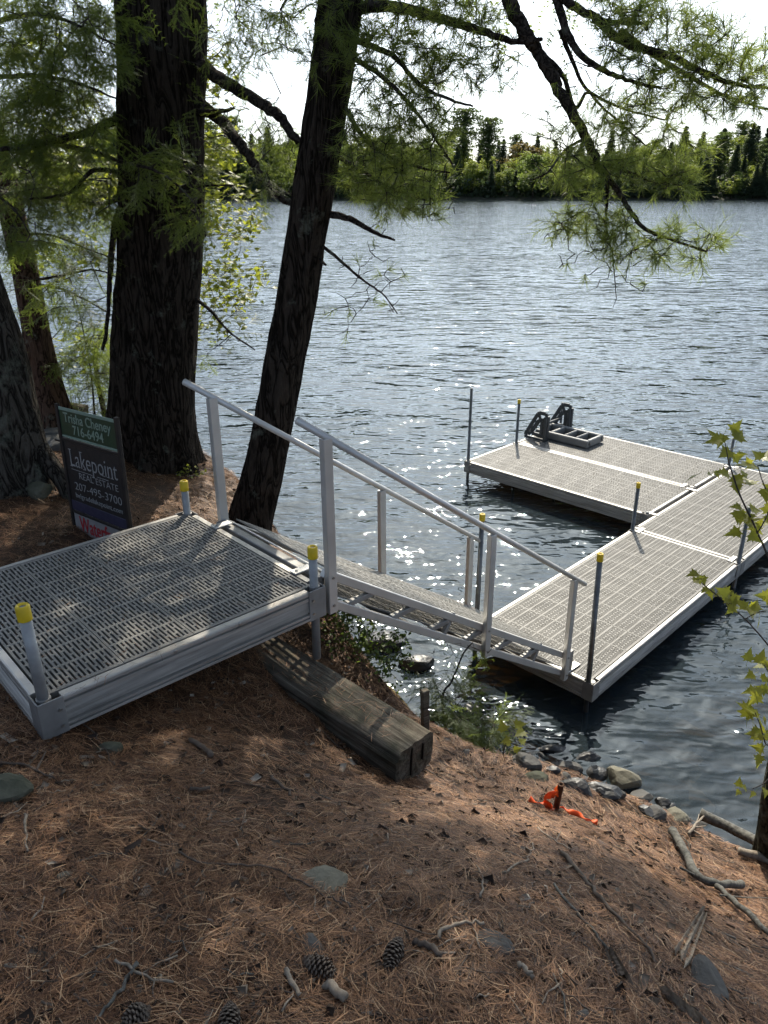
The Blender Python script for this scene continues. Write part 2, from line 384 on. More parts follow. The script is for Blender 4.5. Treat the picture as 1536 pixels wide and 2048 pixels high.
def bolt(parent, loc, axis_):
    return obj('bolt', _bolt, M_STEEL, parent, loc, Vector(axis_).to_track_quat('Z', 'Y').to_euler())
def bracket(parent, x, y, z, sx_, sy_, h=.158):
    """corner casting: two wrapped plates and a pipe sleeve; sx_, sy_ point outwards"""
    b = MB()
    b.box((x-sx_*.043, y+sy_*.003, z-h/2+.002), (.098, .007, h), None, .002)
    b.box((x+sx_*.0025, y-sy_*.045, z-h/2+.002), (.007, .086, h), None, .002)
    b.tube([(x-sx_*.032, y-sy_*.032, z-h), (x-sx_*.032, y-sy_*.032, z+.002)], .027, 14)
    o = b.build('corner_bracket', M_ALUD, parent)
    for dz in (-.05, -.12): bolt(o, (x-sx_*.07, y+sy_*.006, z+dz), (0, sy_, 0))
def section(name, label, cat, loc, yaw, Lu, Lv, H, npan, pm, group=None):
    """deck module: local x along the length, y across, top at z = H above the root"""
    root = empty(name, loc, yaw, label, cat, group)
    c = .088
    for (a, b_, s) in (((c, 0, H), (Lu-c, 0, H), (0, -1, 0)), ((c, Lv, H), (Lu-c, Lv, H), (0, 1, 0)),
                       ((0, c, H), (0, Lv-c, H), (-1, 0, 0)), ((Lu, c, H), (Lu, Lv-c, H), (1, 0, 0))):
        MB().extrude(PROF, a, b_, s).build('side_beam', M_BEAM, root)
    for (x, y, a, d) in ((0, 0, -1, -1), (Lu, 0, 1, -1), (0, Lv, -1, 1), (Lu, Lv, 1, 1)): bracket(root, x, y, H, a, d)
    e = .042
    for k in range(npan):
        o = obj('deck_panel', pm, M_GRATE, root, (e+k*(Lu-2*e)/npan, e+.001, H+.001))
    for k in range(1, npan):
        if k % 2 == 0 or npan < 6:
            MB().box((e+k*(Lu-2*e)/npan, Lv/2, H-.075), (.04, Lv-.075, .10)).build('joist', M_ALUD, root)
    return root
# shore platform
DYAW = .747; DO = np.array([-1.256, 2.257, 0]); DU = np.array([math.cos(DYAW), math.sin(DYAW), 0]); DV = np.array([-math.sin(DYAW), math.cos(DYAW), 0])
def dk(u, v, z): return DO+DU*u+DV*v+np.array([0, 0, z])
LU, LV, DZ = 1.325, 1.25, 1.98
pm_shore = panel_mesh((LU-.084)/4, LV-.086, 16, 8)
deck = section('shore_platform', 'square grey grated aluminium platform on the needle-covered bank', 'platform', (DO[0], DO[1], 1.62), DYAW, LU, LV, DZ-1.62, 4, pm_shore)
hz = DZ-1.62
pipe_post(deck, .034, .034, hz-.16, hz+.385, lean=(-.004, .006), rad=.0215)
pipe_post(deck, LU-.032, .034, hz-.40, hz+.20, rad=.0205)
pipe_post(deck, LU-.034, LV-.034, hz-.36, hz+.195, rad=.0205)
pipe_post(deck, .034, LV-.034, hz-.20, hz+.20, rad=.0205)
for x in (.55, .86): bolt(deck, (x, -.001, hz-.013), (0, -1, 0))
# floating / standing dock sections
KY = .796; KO = np.array([1.571, 4.73]); W = 1.17; L1 = 2.83; KH = .276
KU = np.array([math.cos(KY), math.sin(KY)]); KV = np.array([-math.sin(KY), math.cos(KY)])
def kk(u, v): p = KO+KU*u+KV*v; return (p[0], p[1], 0)
pm_dock = panel_mesh((L1-.084)/10, W-.086, 16, 8)
sA = section('dock_section', 'near dock section where the gangway lands', 'dock', kk(0, 0), KY, L1, W, KH, 10, pm_dock, 'dock sections on the lake')
sB = section('dock_section', 'outer dock section running off the right edge of the picture', 'dock', kk(L1+.022, 0), KY, L1, W, KH, 10, pm_dock, 'dock sections on the lake')
A0 = 3.30; LN = 2.665
pm_plat = panel_mesh((LN-.084)/9, W-.086, 16, 8)
# platform pair: local x runs away from the main dock (-> KV), local y runs back towards shore (-> -KU)
def plat(u0, label):
    p = kk(u0+W, W+.05)
    return section('dock_section', label, 'dock', p, KY+math.pi/2, LN, W, KH, 9, pm_plat, 'dock sections on the lake')
sC = plat(A0, 'front half of the side platform, the half facing the shore')
sD = plat(A0+W+.022, 'back half of the side platform, carrying the plastic swim steps')
for root, x, y, h, cap, z0, ln in ((sA, .030, .033, 1.07, True, -.9, (-.035, .04)), (sA, .034, W-.034, 1.04, True, -.9, (0, 0)), (sA, L1-.01, W-.02, .54, True, -1.6, (-.01, .01)),
        (sA, L1-.02, .01, .60, False, -1.6, (0, .01)), (sC, LN-.034, W-.03, 1.01, False, -1.8, (.0, 0)), (sC, LN-.034, .02, .64, True, -1.8, (0, 0)),
        (sD, LN-.034, .034, .38, False, -2, (0, 0)), (sD, .02, .034, .38, False, -1.9, (0, 0)), (sC, .03, W-.034, .02, False, -1.8, (0, 0))):
    pipe_post(root, x, y, KH+z0, KH+h, cap, .020, ln, M_POSTD)
def clamp(root, x, y, along):
    b = MB(); d = (.15, .045, .006) if along == 'x' else (.045, .15, .006)
    b.box((x, y, KH+.006), d, None, .002)
    p = b.build('clamp_plate', M_ALU, root)
    for s in (-.05, .05):
        cx, cy_ = (x+s, y) if along == 'x' else (x, y+s)
        bolt(p, (cx, cy_, KH+.009), (0, 0, 1))
for y in (.09, W-.09): clamp(sA, L1+.011, y, 'x')
for y in (.06, W-.06): clamp(sC, -.02, y, 'x')
clamp(sD, -.02, .08, 'x'); clamp(sD, LN-.12, W+.011, 'y'); clamp(sD, .12, W+.011, 'y')

# ------------------------------------------------------------------ gangway (local x down the slope line, y across, in the platform's frame)
gw = empty('gangway', (DO[0], DO[1], 0), DYAW, 'sloping aluminium gangway with handrails between the platform and the dock', 'gangway')
SL = -.668; U0, U1 = 1.43, 3.69
def top(u): return 1.994+SL*(u-1.43)
def bot(u): return top(u)-.212
ang = math.atan(SL); cosA = math.cos(ang); dirv = Vector((cosA, 0, math.sin(ang))); nrm = Vector((-math.sin(ang), 0, cosA))
ch = .046
for v in (.10, 1.0):
    off = ch/2/cosA
    dz_ = 0 if v < .5 else -.03
    MB().bar((U0-.03, v, top(U0-.03)-off+dz_), (U1, v, top(U1)-off+dz_), .036, ch, nrm, .004).build('upper_chord', M_ALU, gw)
    MB().bar((U0-.03, v, bot(U0-.03)+off), (U1, v, bot(U1)+off), .036, ch, nrm, .004).build('lower_chord', M_ALU, gw)
    u = U0+.11
    while u < U1-.32 and v < .5:
        z = bot(u)+2*off-.01
        u2 = u+(.212-4*off+.03)/(-SL)
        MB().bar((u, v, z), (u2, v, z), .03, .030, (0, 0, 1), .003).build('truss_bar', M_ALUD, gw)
        u += .31
    for u in (2.28, 3.22) if v < .5 else ():
        z = bot(u)+2*off-.02; k = .155
        MB().bar((u, v, z), (u+nrm.x*k, v, z+nrm.z*k), .028, .03, (0, 1, 0), .003).build('truss_strut', M_ALUD, gw)
    su = -1 if v < .5 else 1
    for (u, rz) in ((1.42, 2.675), (2.655, 1.812), (3.615, 1.160)):
        zb = bot(u)-.015
        MB().bar((u, v+su*.036, zb), (u-.006, v+su*.036, rz), .036, .052, (1, 0, 0), .003).build('rail_post', M_ALU, gw)
        for zz in (bot(u)+.03, top(u)-.03)[:2 if v < .5 else 1]: bolt(gw, (u, v+su*.054, zz), (0, su, 0))
    hr = MB().tube([(1.264, v+su*.036, 2.785), (3.755, v+su*.036, 1.066)], .0175, 16).build('handrail', M_ALU, gw, True)
GN = 8; glen = (U1-.06-1.47)/cosA
pm_gw = panel_mesh(glen/GN, .86, 11, 4, .008)
for k in range(GN):
    s = k*glen/GN; p = Vector((1.47, .12, top(1.47)+.004))+dirv*s
    obj('tread_panel', pm_gw, M_GRATE, gw, p, (0, -ang, 0)); obj('lower_grating', pm_gw, M_GRATE, gw, p-Vector((0, 0, .135)), (0, -ang, 0))
for k in range(0, GN+1, 2):
    s = k*glen/GN; p = Vector((1.47, .55, bot(1.47)+.024))+dirv*s
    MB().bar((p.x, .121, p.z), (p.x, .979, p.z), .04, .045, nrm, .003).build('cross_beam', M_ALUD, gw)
MB().bar((1.385, .10, 1.945), (1.385, 1.02, 1.945), .05, .05, (0, 0, 1), .004).build('hinge_tube', M_ALUD, gw)
MB().bar((1.435, .12, 1.965), (1.435, .98, 1.965), .045, .004, nrm, .001).build('transition_plate', M_ALU, gw)
for v in (.2, .93):
    q = MB().box((1.345, v, DZ+.006), (.11, .05, .006), None, .002).build('hinge_plate', M_ALU, gw)
    bolt(q, (1.315, v, DZ+.009), (0, 0, 1))
MB().box((3.765, .135, .37), (.05, .05, .19), None, .004).build('landing_bracket', M_ALUD, gw)
MB().box((3.80, .135, .286), (.20, .06, .008), None, .002).build('landing_plate', M_ALU, gw)
MB().box((3.80, .95, .286), (.20, .06, .008), None, .002).build('landing_plate', M_ALU, gw)


# ------------------------------------------------------------------ swim steps on the back platform
st = empty('swim_steps', kk(4.79, 3.93), KY-math.pi/2, 'dark grey moulded plastic swim steps with two triangular handrails lying on the dock', 'swim steps')
st.location.z = KH+.003
for y in (.0, .64):
    b = MB(); th = .055
    outer = [(0, .03), (.03, .10), (.19, .385), (.225, .41), (.32, .41), (.355, .375), (.355, .03), (.33, 0), (.02, 0)]
    inner = [(.10, .10), (.225, .30), (.25, .315), (.275, .30), (.275, .10), (.25, .075), (.12, .075)]
    for lp, r_ in ((outer, .015), (inner, .017)):
        for p, q in zip(lp, lp[1:]+lp[:1]): b.bar((p[0], y, p[1]), (q[0], y, q[1]), th, r_*2, (0, 1, 0), .006)
    for p, q in (((.08, .17), (.15, .165)), ((.14, .28), (.20, .25)), ((.21, .39), (.235, .32)), ((.34, .36), (.28, .30)), ((.34, .2), (.28, .2)), ((.05, .05), (.1, .09)), ((.33, .05), (.27, .09))):
        b.bar((p[0], y, p[1]), (q[0], y, q[1]), th*.8, .022, (0, 1, 0), .004)
    b.add([(.335, y-.05, .0), (.37, y-.05, .0), (.37, y+.05, .0), (.335, y+.05, .0), (.335, y-.05, .37), (.37, y-.05, .37), (.37, y+.05, .37), (.335, y+.05, .37)],
          [[0, 3, 2, 1], [4, 5, 6, 7], [0, 1, 5, 4], [1, 2, 6, 5], [2, 3, 7, 6], [3, 0, 4, 7]])
    b.build('side_handrail', M_BLACKP, st)
# stair body lying flat: a slab with three open treads
b = MB(); X0, X1, Y0, Y1, H = .10, .98, .10, .56, .105
cells = [(.14, .32), (.37, .55), (.585, .735), (.77, .925)]
def slab(x0, x1, y0, y1): b.box(((x0+x1)/2, (y0+y1)/2, H/2+.012), (x1-x0, y1-y0, H), None, .012)
slab(X0, X1, Y0, Y0+.062); slab(X0, X1, Y1-.062, Y1)
xe = X0
for (a, c) in cells: slab(xe, a, Y0+.064, Y1-.064); xe = c
slab(xe, X1, Y0+.064, Y1-.064)
b.build('stair_body', M_GREYP, st)
for (a, c) in cells:
    MB().box(((a+c)/2, (Y0+Y1)/2, .022), (c-a-.003, Y1-Y0-.13, .015)).build('tread_well', M_BLACKP, st)
MB().tube([(.22, .05, .20), (.22, .59, .20)], .022, 12).build('cross_tube', M_BLACKP, st)
for y in (.16, .50): MB().tube([(.978, y, .065), (.992, y, .065)], .022, 12).build('end_plug', M_BLACKP, st)

# ------------------------------------------------------------------ real-estate sign
M_SIGNK = simple('sign_black', (.005, .005, .006), (.010, .010, .011), 10, .5, 0, 200, .05, .0005)
M_SIGNG = simple('sign_green', (.003, .030, .011), (.005, .042, .016), 10, .45, 0, 200, .05, .0005)
M_SIGNW = simple('sign_white', (.22, .21, .205), (.28, .27, .265), 10, .5, 0, 200, .05, .0005)
M_SIGNB = simple('sign_blue_band', (.018, .018, .045), (.028, .026, .06), 10, .5, 0, 200, .05, .0005)
M_TXT = simple('sign_lettering_pale', (.24, .245, .24), (.30, .30, .295), 10, .5, 0, 200, .02, .0005)
M_TXTG = simple('sign_lettering_green', (.17, .25, .19), (.22, .30, .24), 10, .5, 0, 200, .02, .0005)
M_RED = simple('sign_lettering_red', (.30, .012, .018), (.38, .02, .025), 10, .5, 0, 200, .02, .0005)
M_RUSTK = simple('sign_frame_black', (.010, .009, .009), (.03, .022, .018), 14, .55, .3, 120, .2, .001)
Lt = Vector(spot(108, 806, 4.55)); Rt = Vector(spot(222, 840, 4.15)); Lf = Vector(spot(172, 1082, 4.75))
sgx = (Rt-Lt).normalized(); sgw = (Rt-Lt).length; dn = (Lf-Lt); dn = (dn-sgx*dn.dot(sgx)*.75); sgh = dn.length; dn = dn.normalized()
sgn = dn.cross(sgx).normalized()
if sgn.dot(Vector(EYE)-Lt) < 0: sgn = -sgn
foot = Lt+dn*sgh
sgm = Matrix((sgx, -dn, sgn)).transposed().to_4x4()   # local x right, y up the board, z towards the viewer
sgm.translation = foot
sign = empty('sale_sign', label='leaning black and green real estate sign behind the platform', cat='sign'); sign.matrix_world = sgm
def up_(s): return sgh-s          # distance down from the post tops -> local y
for x in (0, sgw): MB().box((x, sgh/2-.12, 0), (.030, sgh+.24, .022), None, .003).build('frame_post', M_RUSTK, sign)
def board(name, y0, y1, mat, x0=.017, x1=None, z=0.0, t=.006):
    x1 = sgw-.017 if x1 is None else x1
    return MB().box(((x0+x1)/2, up_((y0+y1)/2), z), (x1-x0, y1-y0, t), None, .001).build(name, mat, sign)
sH = sgh*.92
g_ = board('name_rider', .035, .185, M_SIGNG); board('rider_strip', .016, .034, M_TXTG, z=.001); board('rider_strip', .186, .199, M_TXTG, z=.001)
MB().box((sgw/2, up_(.212), 0), (sgw-.03, .018, .018), None, .002).build('frame_rail', M_RUSTK, sign)
MB().box((-.05, up_(.235), 0), (.075, .012, .012), None, .002).build('frame_arm', M_RUSTK, sign)
k_ = board('main_board', .224, .665, M_SIGNK)
bb_ = board('blue_band', .600, .662, M_SIGNB, z=.0042, t=.004)
MB().box((sgw/2, up_(.676), 0), (sgw-.03, .018, .018), None, .002).build('frame_rail', M_RUSTK, sign)
w_ = board('waterfront_rider', .688, .820, M_SIGNW)
def text(body, x, y, size, mat, width=None, parent=None, z=.0046, ital=0.0, spacing=1.0, off=0.0, align='CENTER'):
    cu = bpy.data.curves.new('lettering', 'FONT'); cu.body = body; cu.size = size; cu.align_x = align; cu.extrude = .0006
    cu.space_character = spacing; cu.shear = ital; cu.offset = off
    t = bpy.data.objects.new('lettering', cu); col.objects.link(t); bpy.context.view_layer.update()
    me = bpy.data.meshes.new_from_object(t.evaluated_get(bpy.context.evaluated_depsgraph_get()))
    bpy.data.objects.remove(t); me.name = 'lettering'
    if width:
        xs = [v.co.x for v in me.vertices]; k = width/(max(xs)-min(xs)); c = (max(xs)+min(xs))/2
        for v in me.vertices: v.co.x = (v.co.x-c)*k
    o = obj('lettering', me, mat, parent or sign, (x, up_(y), z)); return o
cx = sgw/2
text('Trisha Cheney', cx, .100, .082, M_TXTG, sgw*.80, off=.001)
text('716-6494', cx, .168, .078, M_TXTG, sgw*.52, off=.001)
text('Lakepoint', cx+.01, .372, .150, M_TXT, sgw*.80, spacing=1.0, off=-.0012)
sf = MB()   # serifs of the word mark
wl = sgw*.80; x_l = cx+.01-wl/2
for fx, fy in ((.012, .372), (.012, .268), (.255, .268), (.30, .372), (.475, .402), (.71, .372), (.805, .372), (.885, .372)):
    sf.box((x_l+wl*fx, up_(fy), .0052), (.030, .0045, .001))
tag(sf.build('lettering_serifs', M_TXT, sign), kind='stuff')
for x0, x1 in ((.00, .46), (.56, .80)):
    MB().box((x_l+wl*(x0+x1)/2, up_(.392), .005), (wl*(x1-x0), .0035, .001)).build('underline', M_TXT, sign)
text('REAL ESTATE', cx+.045, .442, .058, M_TXT, sgw*.66, off=-.0006)
text('207-495-3700', cx+.02, .520, .070, M_TXT, sgw*.80, off=-.0008)
text('belgradelakepoint.com', cx+.015, .572, .046, M_TXT, sgw*.80, off=-.0002)
text('Waterfront', cx+.005, .790, .135, M_RED, sgw*.78, off=.002)

# ------------------------------------------------------------------ weathered timber under the platform
m, nt, b = new_mat('weathered_timber'); v = coords(nt, (1.2, 22, 22)); v2 = coords(nt)
n1 = noise_tex(nt, v, 2.2, 8, .68, .6); n2 = noise_tex(nt, v2, 7, 4, .6)
c1 = ramp(nt, n1, [(.28, (.016, .012, .009)), (.42, (.085, .070, .052)), (.6, (.17, .148, .112)), (.8, (.30, .27, .21))])
c2 = ramp(nt, n1, [(.3, (.012, .011, .008)), (.7, (.085, .085, .055))])
mx = nd(nt, 'ShaderNodeMixRGB'); nt.links.new(ramp(nt, n2, [(.45, (0, 0, 0)), (.65, (.75, .75, .75))]), mx.inputs[0]); nt.links.new(c1, mx.inputs[1]); nt.links.new(c2, mx.inputs[2])
nt.links.new(mx.outputs[0], b.inputs['Base Color']); b.inputs['Roughness'].default_value = .9; b.inputs['Specular IOR Level'].default_value = .2
nt.links.new(bump(nt, n1, .8, .008), b.inputs['Normal']); M_TIMBER = m
def timber(name, a, bq, wd, ht, label, cat, seed, n=60, split=True):
    a = Vector(a); bq = Vector(bq); x = (bq-a); L = x.length; x.normalize()
    root_z = a.z
    K = 120; prof = []
    for k in range(K):
        an = 2*math.pi*(k+.5)/K; c, s_ = math.cos(an), math.sin(an); p = 5.0
        r_ = (abs(c)**p+abs(s_)**p)**(-1/p); prof.append((c*r_*wd/2, s_*r_*ht/2))
    V = []; F = []
    for i in range(n+1):
        t = i/n; xx = t*L
        for k, (py, pz) in enumerate(prof):
            g = (vnoise(np.array([xx*1.3]), np.array([k*.3]), 1.0, seed)[0]-.5)*.007 + (vnoise(np.array([xx*5]), np.array([k*.55]), 1.0, seed+3)[0]-.5)*.003
            e = 1+g/ (wd*.5)
            V.append((xx+((vnoise(np.array([k*.25]), np.array([.3]), 1, seed+9)[0]-.5)*.008 if i in (0, n) else 0), py*e, pz*e))
    for i in range(n):
        for k in range(K): F.append([i*K+k, i*K+(k+1) % K, (i+1)*K+(k+1) % K, (i+1)*K+k])
    for i in (0, n):
        c = len(V); xx = 0 if i == 0 else L; V.append((xx+(.002 if i == 0 else -.002), 0, 0))
        for k in range(K): F.append([c, i*K+k, i*K+(k+1) % K])
    if split:   # drying cracks along the top and down the end
        V = [(q[0], q[1], q[2]-((.016*math.exp(-((q[1]-.012*math.sin(q[0]*5)-.03)/.004)**2)+.012*math.exp(-((q[1]+.010*math.sin(q[0]*4)+.045)/.004)**2))*(1 if q[0] < L*.7 else .3) if q[2] > ht*.25 else 0)) for q in V]
    root = empty(name, a-Vector((0, 0, ht/2)), 0, label, cat)
    o = obj('log', mesh('log', np.array(V), F, False), M_TIMBER, root, (0, 0, ht/2), Matrix((x, Vector((0, 0, 1)).cross(x).normalized(), x.cross(Vector((0, 0, 1)).cross(x).normalized()))).transposed().to_euler())
    return root, o
TE = np.array([.135, 2.60]); TD = np.array([-.735, .678])
tz = 1.605
troot, tlog = timber('squared_timber', (TE[0], TE[1], tz-.07-.10), (TE[0]+TD[0]*2.3, TE[1]+TD[1]*2.3, tz-.10+.01), .245, .20, 'weathered square timber with a split end under the platform', 'timber', 4, 60, False)
# cracks on the sawn end, thin near-black boxes with the gaps' shade as their colour
for yy, zz, ln in ((.030, .01, .15), (-.045, .02, .09)):
    MB().box((-.002, yy, zz), (.014, .005, ln)).build('end_check', simple('crack_shade_%d' % (int(yy*1000)), (.006, .005, .004), (.01, .009, .007)), tlog)
# stake beside the timber
sp = spotz(840, 1440, 1.25)
MB().add(*(lambda w_: ([(-w_, -w_, 0), (w_, -w_, 0), (w_, w_, 0), (-w_, w_, 0), (-w_*.8, -w_, .36), (w_, -w_*.9, .37), (w_, w_, .365), (-w_, w_, .35)],
    [[0, 3, 2, 1], [4, 5, 6, 7], [0, 1, 5, 4], [1, 2, 6, 5], [2, 3, 7, 6], [3, 0, 4, 7]]))(.019))
stq = MB().box((0, 0, .17), (.036, .03, .40), None, .004)
so = stq.build('wooden_stake', M_TIMBER, None, False, (.20, 2.93, 1.20), (.03, -.05, .5))
tag(so, 'short dark wooden stake standing behind the split end of the timber', 'stake')

# ------------------------------------------------------------------ survey marker with flagging tape
M_RUST = simple('rusty_iron', (.045, .022, .012), (.13, .062, .03), 30, .8, .3, 150, .5, .002)
M_TAPE = leaf_mat('orange_tape', (.78, .10, .02), (.95, .18, .045), .25, 25, .45, (.9, .18, .04))
mp_ = spotz(1112, 1612, 1.10); mpx, mpy = mp_[0], mp_[1]; mz = gz(mpx, mpy)
b = MB(); n = 18; ring = [(.0135, -.1), (.0135, .155), (.0145, .16), (.009, .16), (.009, .12), (.0, .12)]
V = [(r_*math.cos(2*math.pi*k/n), r_*math.sin(2*math.pi*k/n), z_) for (r_, z_) in ring for k in range(n)]
F = [[i*n+k, i*n+(k+1) % n, (i+1)*n+(k+1) % n, (i+1)*n+k] for i in range(len(ring)-1) for k in range(n)]
b.add(V, F); mk = b.build('marker_pipe', M_RUST, None, True, (mpx, mpy, mz), (.05, .06, 0)); tag(mk, 'short rusty iron survey pipe standing in the needles', 'pipe')
tape = empty('flagging_tape', (mpx, mpy, mz), 0, 'bright orange flagging tape tied round the iron survey pipe', 'tape')
def ribbon(name, P, wd, tw):
    P = smooth_path(P, 5); V = []; F = []
    for i, p in enumerate(P):
        d = P[min(i+1, len(P)-1)]-P[max(i-1, 0)]; d = d/np.linalg.norm(d)
        a = tw(i/len(P)); sd_ = np.cross(d, [0, 0, 1]); sd_ = sd_/(np.linalg.norm(sd_)+1e-6); up2 = np.cross(sd_, d)
        s_ = (sd_*math.cos(a)+up2*math.sin(a))*wd/2
        V += [p-s_, p+s_*.2+np.array([0, 0, .002]), p+s_]
    for i in range(len(P)-1):
        for k in (0, 1): F.append([i*3+k, i*3+k+1, i*3+k+4, i*3+k+3])
    b = MB().add(V, F); o = b.build(name, M_TAPE, tape, True)
    sl = o.modifiers.new('thickness', 'SOLIDIFY'); sl.thickness = .0012
    return o
def lz(dx, dy, h=.006): return gz(mpx+dx, mpy+dy)-mz+h+.016
b = MB()
Vr = []; nn = 20
for j, (zz, rr) in enumerate(((.092, .016), (.100, .018), (.112, .0165), (.122, .018), (.130, .0155))):
    for k in range(nn): a = 2*math.pi*k/nn; Vr.append((rr*math.cos(a)*(1+.08*math.sin(3*a+j)), rr*math.sin(a)*(1+.08*math.sin(3*a+j)), zz+.006*math.sin(a*2)))
b.add(Vr, [[j*nn+k, j*nn+(k+1) % nn, (j+1)*nn+(k+1) % nn, (j+1)*nn+k] for j in range(4) for k in range(nn)]); b.build('knot_wrap', M_TAPE, tape, True)
ribbon('hanging_loop', [(-.012, -.018, .105), (-.035, -.022, .115), (-.05, -.022, .085), (-.042, -.024, .045), (-.022, -.024, .014), (-.014, -.022, .03)], .034, lambda t: 1.3+.3*math.sin(t*6))
ribbon('left_tail', [(-.018, -.02, .02), (-.05, -.02, lz(-.05, -.02, .016)), (-.09, -.012, lz(-.09, -.012, .012)), (-.125, -.002, lz(-.125, -.002, .02))], .028, lambda t: .9*math.sin(t*8))
ribbon('right_tail', [(.012, -.018, .03), (.03, -.03, lz(.03, -.03, .02)), (.05, -.055, lz(.05, -.055, .014)), (.085, -.06, lz(.085, -.06, .018)), (.115, -.075, lz(.115, -.075, .012)), (.145, -.075, lz(.145, -.075, .012)), (.17, -.085, lz(.17, -.085, .02))], .024, lambda t: 1.1*math.sin(t*11))

# ------------------------------------------------------------------ trees on the near bank
def spotY(px, py, Y):
    d = _fw + (px-768)/FPX*np.array([1., 0, 0]) - (py-1024)/FPX*_up
    return EYE + d*(Y/d[1])
def bark(name, dark, mid, lite, sx=16, sz=2.6, lichen=0.0, bd=.03):
    m, nt, b = new_mat(name); v = coords(nt, (sx, sx, sz), kind='Object'); v2 = coords(nt)
    def ridged(scale, det, dist):
        a = noise_tex(nt, v, scale, det, .6, dist); q = nd(nt, 'ShaderNodeMath', operation='MULTIPLY_ADD'); q.inputs[1].default_value = 2; q.inputs[2].default_value = -1; nt.links.new(a, q.inputs[0])
        r_ = nd(nt, 'ShaderNodeMath', operation='ABSOLUTE'); nt.links.new(q.outputs[0], r_.inputs[0]); return r_.outputs[0]
    rg = ridged(.55, 3, 1.2); n2 = noise_tex(nt, v, 2.6, 6, .7)
    c = ramp(nt, n2, [(.3, mid), (.72, lite)])
    mx = nd(nt, 'ShaderNodeMixRGB'); nt.links.new(ramp(nt, rg, [(.0, (1, 1, 1)), (.16, (0, 0, 0))]), mx.inputs[0]); nt.links.new(c, mx.inputs[1]); mx.inputs[2].default_value = (*dark, 1)
    last = mx.outputs[0]
    if lichen > 0:
        ln = noise_tex(nt, v2, 6, 6, .7); l2 = nd(nt, 'ShaderNodeMixRGB'); nt.links.new(ramp(nt, ln, [(.62-lichen*.3, (0, 0, 0)), (.72-lichen*.2, (.8, .8, .8))]), l2.inputs[0])
        nt.links.new(last, l2.inputs[1]); l2.inputs[2].default_value = (.17, .18, .14, 1); last = l2.outputs[0]
    nt.links.new(last, b.inputs['Base Color']); b.inputs['Roughness'].default_value = .95; b.inputs['Specular IOR Level'].default_value = .06
    h = nd(nt, 'ShaderNodeMath', operation='MULTIPLY_ADD'); nt.links.new(ramp(nt, rg, [(0, (0, 0, 0)), (.22, (1, 1, 1))]), h.inputs[0]); h.inputs[1].default_value = .8; nt.links.new(n2, h.inputs[2])
    nt.links.new(bump(nt, h.outputs[0], 1.0, bd), b.inputs['Normal'])
    return m
M_BARK = bark('furrowed_bark', (.008, .0065, .005), (.038, .030, .023), (.085, .068, .054), 26, 4.2, .08, .03)
M_BARKG = bark('grey_lichen_bark', (.013, .011, .009), (.070, .060, .048), (.14, .125, .105), 22, 4.5, .35, .03)
M_BARKR = bark('red_brown_bark', (.016, .010, .007), (.085, .050, .034), (.14, .09, .065), 26, 7, .1, .012)
M_LIMB = bark('limb_bark', (.010, .008, .007), (.042, .034, .028), (.085, .07, .058), 30, 30, .15, .006)
M_DTWIG = simple('dark_twig_bark', (.014, .010, .008), (.032, .025, .020), 20, .9, 0)
M_TWIG = simple('twig_bark', (.030, .023, .018), (.065, .052, .042), 20, .9, 0)
M_PINE = leaf_mat('pine_needles', (.07, .105, .028), (.12, .165, .042), .5, 2.0, .45, (.34, .42, .08))
M_HEM = leaf_mat('hemlock_needles', (.045, .070, .022), (.085, .12, .034), .5, 2.0, .5, (.30, .38, .065))
M_MAPLE = leaf_mat('maple_leaves', (.10, .14, .018), (.19, .21, .028), .55, 4.0, .45, (.42, .46, .05))
M_MAPLE2 = leaf_mat('maple_leaves_near', (.12, .16, .02), (.24, .24, .035), .5, 9.0, .4, (.46, .46, .05))

def trunk(name, P, rad, mat, parent, sides=56, step=.035, amp=.02, flare=0.0, seed=1, lobes=5, k=6):
    """tapered trunk with raised bark plates and root flare"""
    Q = np.array(smooth_path(P, k)); s = np.r_[0, np.cumsum(np.linalg.norm(np.diff(Q, axis=0), axis=1))]
    n = max(8, int(s[-1]/step)); ss = np.linspace(0, s[-1], n)
    C_ = np.stack([np.interp(ss, s, Q[:, i]) for i in range(3)], -1)
    rr = np.interp(ss, np.linspace(0, s[-1], len(rad)), rad)
    T = np.gradient(C_, axis=0); T /= np.linalg.norm(T, axis=1)[:, None]
    U = np.cross(T, [0.3, 1, 0]); U /= np.linalg.norm(U, axis=1)[:, None]; Wv = np.cross(T, U)
    th = np.linspace(0, 2*np.pi, sides, endpoint=False)
    TH, S = np.meshgrid(th, ss); rb = float(np.mean(rad))
    def pn(f1, f2, sd_):   # noise that closes round the trunk
        a = vnoise(TH*f1, S*f2, 1, sd_); b_ = vnoise((TH-2*np.pi)*f1, S*f2, 1, sd_); wgt = TH/(2*np.pi); return a*(1-wgt)+b_*wgt
    kf = rb/.28
    ridge = 1-np.abs(2*pn(5.5*max(kf, .5), 1.7, seed)-1); ridge2 = 1-np.abs(2*pn(10*max(kf, .5), 4.0, seed+4)-1)
    d = amp*(ridge*.65+ridge2*.35-.5)+.5*amp*(pn(2, .8, seed+7)-.5)*2
    fl = 1.35*flare*np.exp(-S/.30)*(1+.55*np.sin(TH*lobes+seed)+.3*np.sin(TH*(lobes-2)+2*seed))
    rad2 = rr[:, None]*(1+fl)+d
    V = C_[:, None, :]+rad2[..., None]*(np.cos(TH)[..., None]*U[:, None, :]+np.sin(TH)[..., None]*Wv[:, None, :])
    ii = np.arange(n*sides).reshape(n, sides); jj = np.roll(ii, -1, axis=1)
    F = np.stack([ii[:-1], jj[:-1], jj[1:], ii[1:]], -1).reshape(-1, 4)
    base = np.array(P[0], float)
    o = obj(name, mesh(name, V.reshape(-1, 3)-base, F, True), mat, parent)
    return o, C_, rr
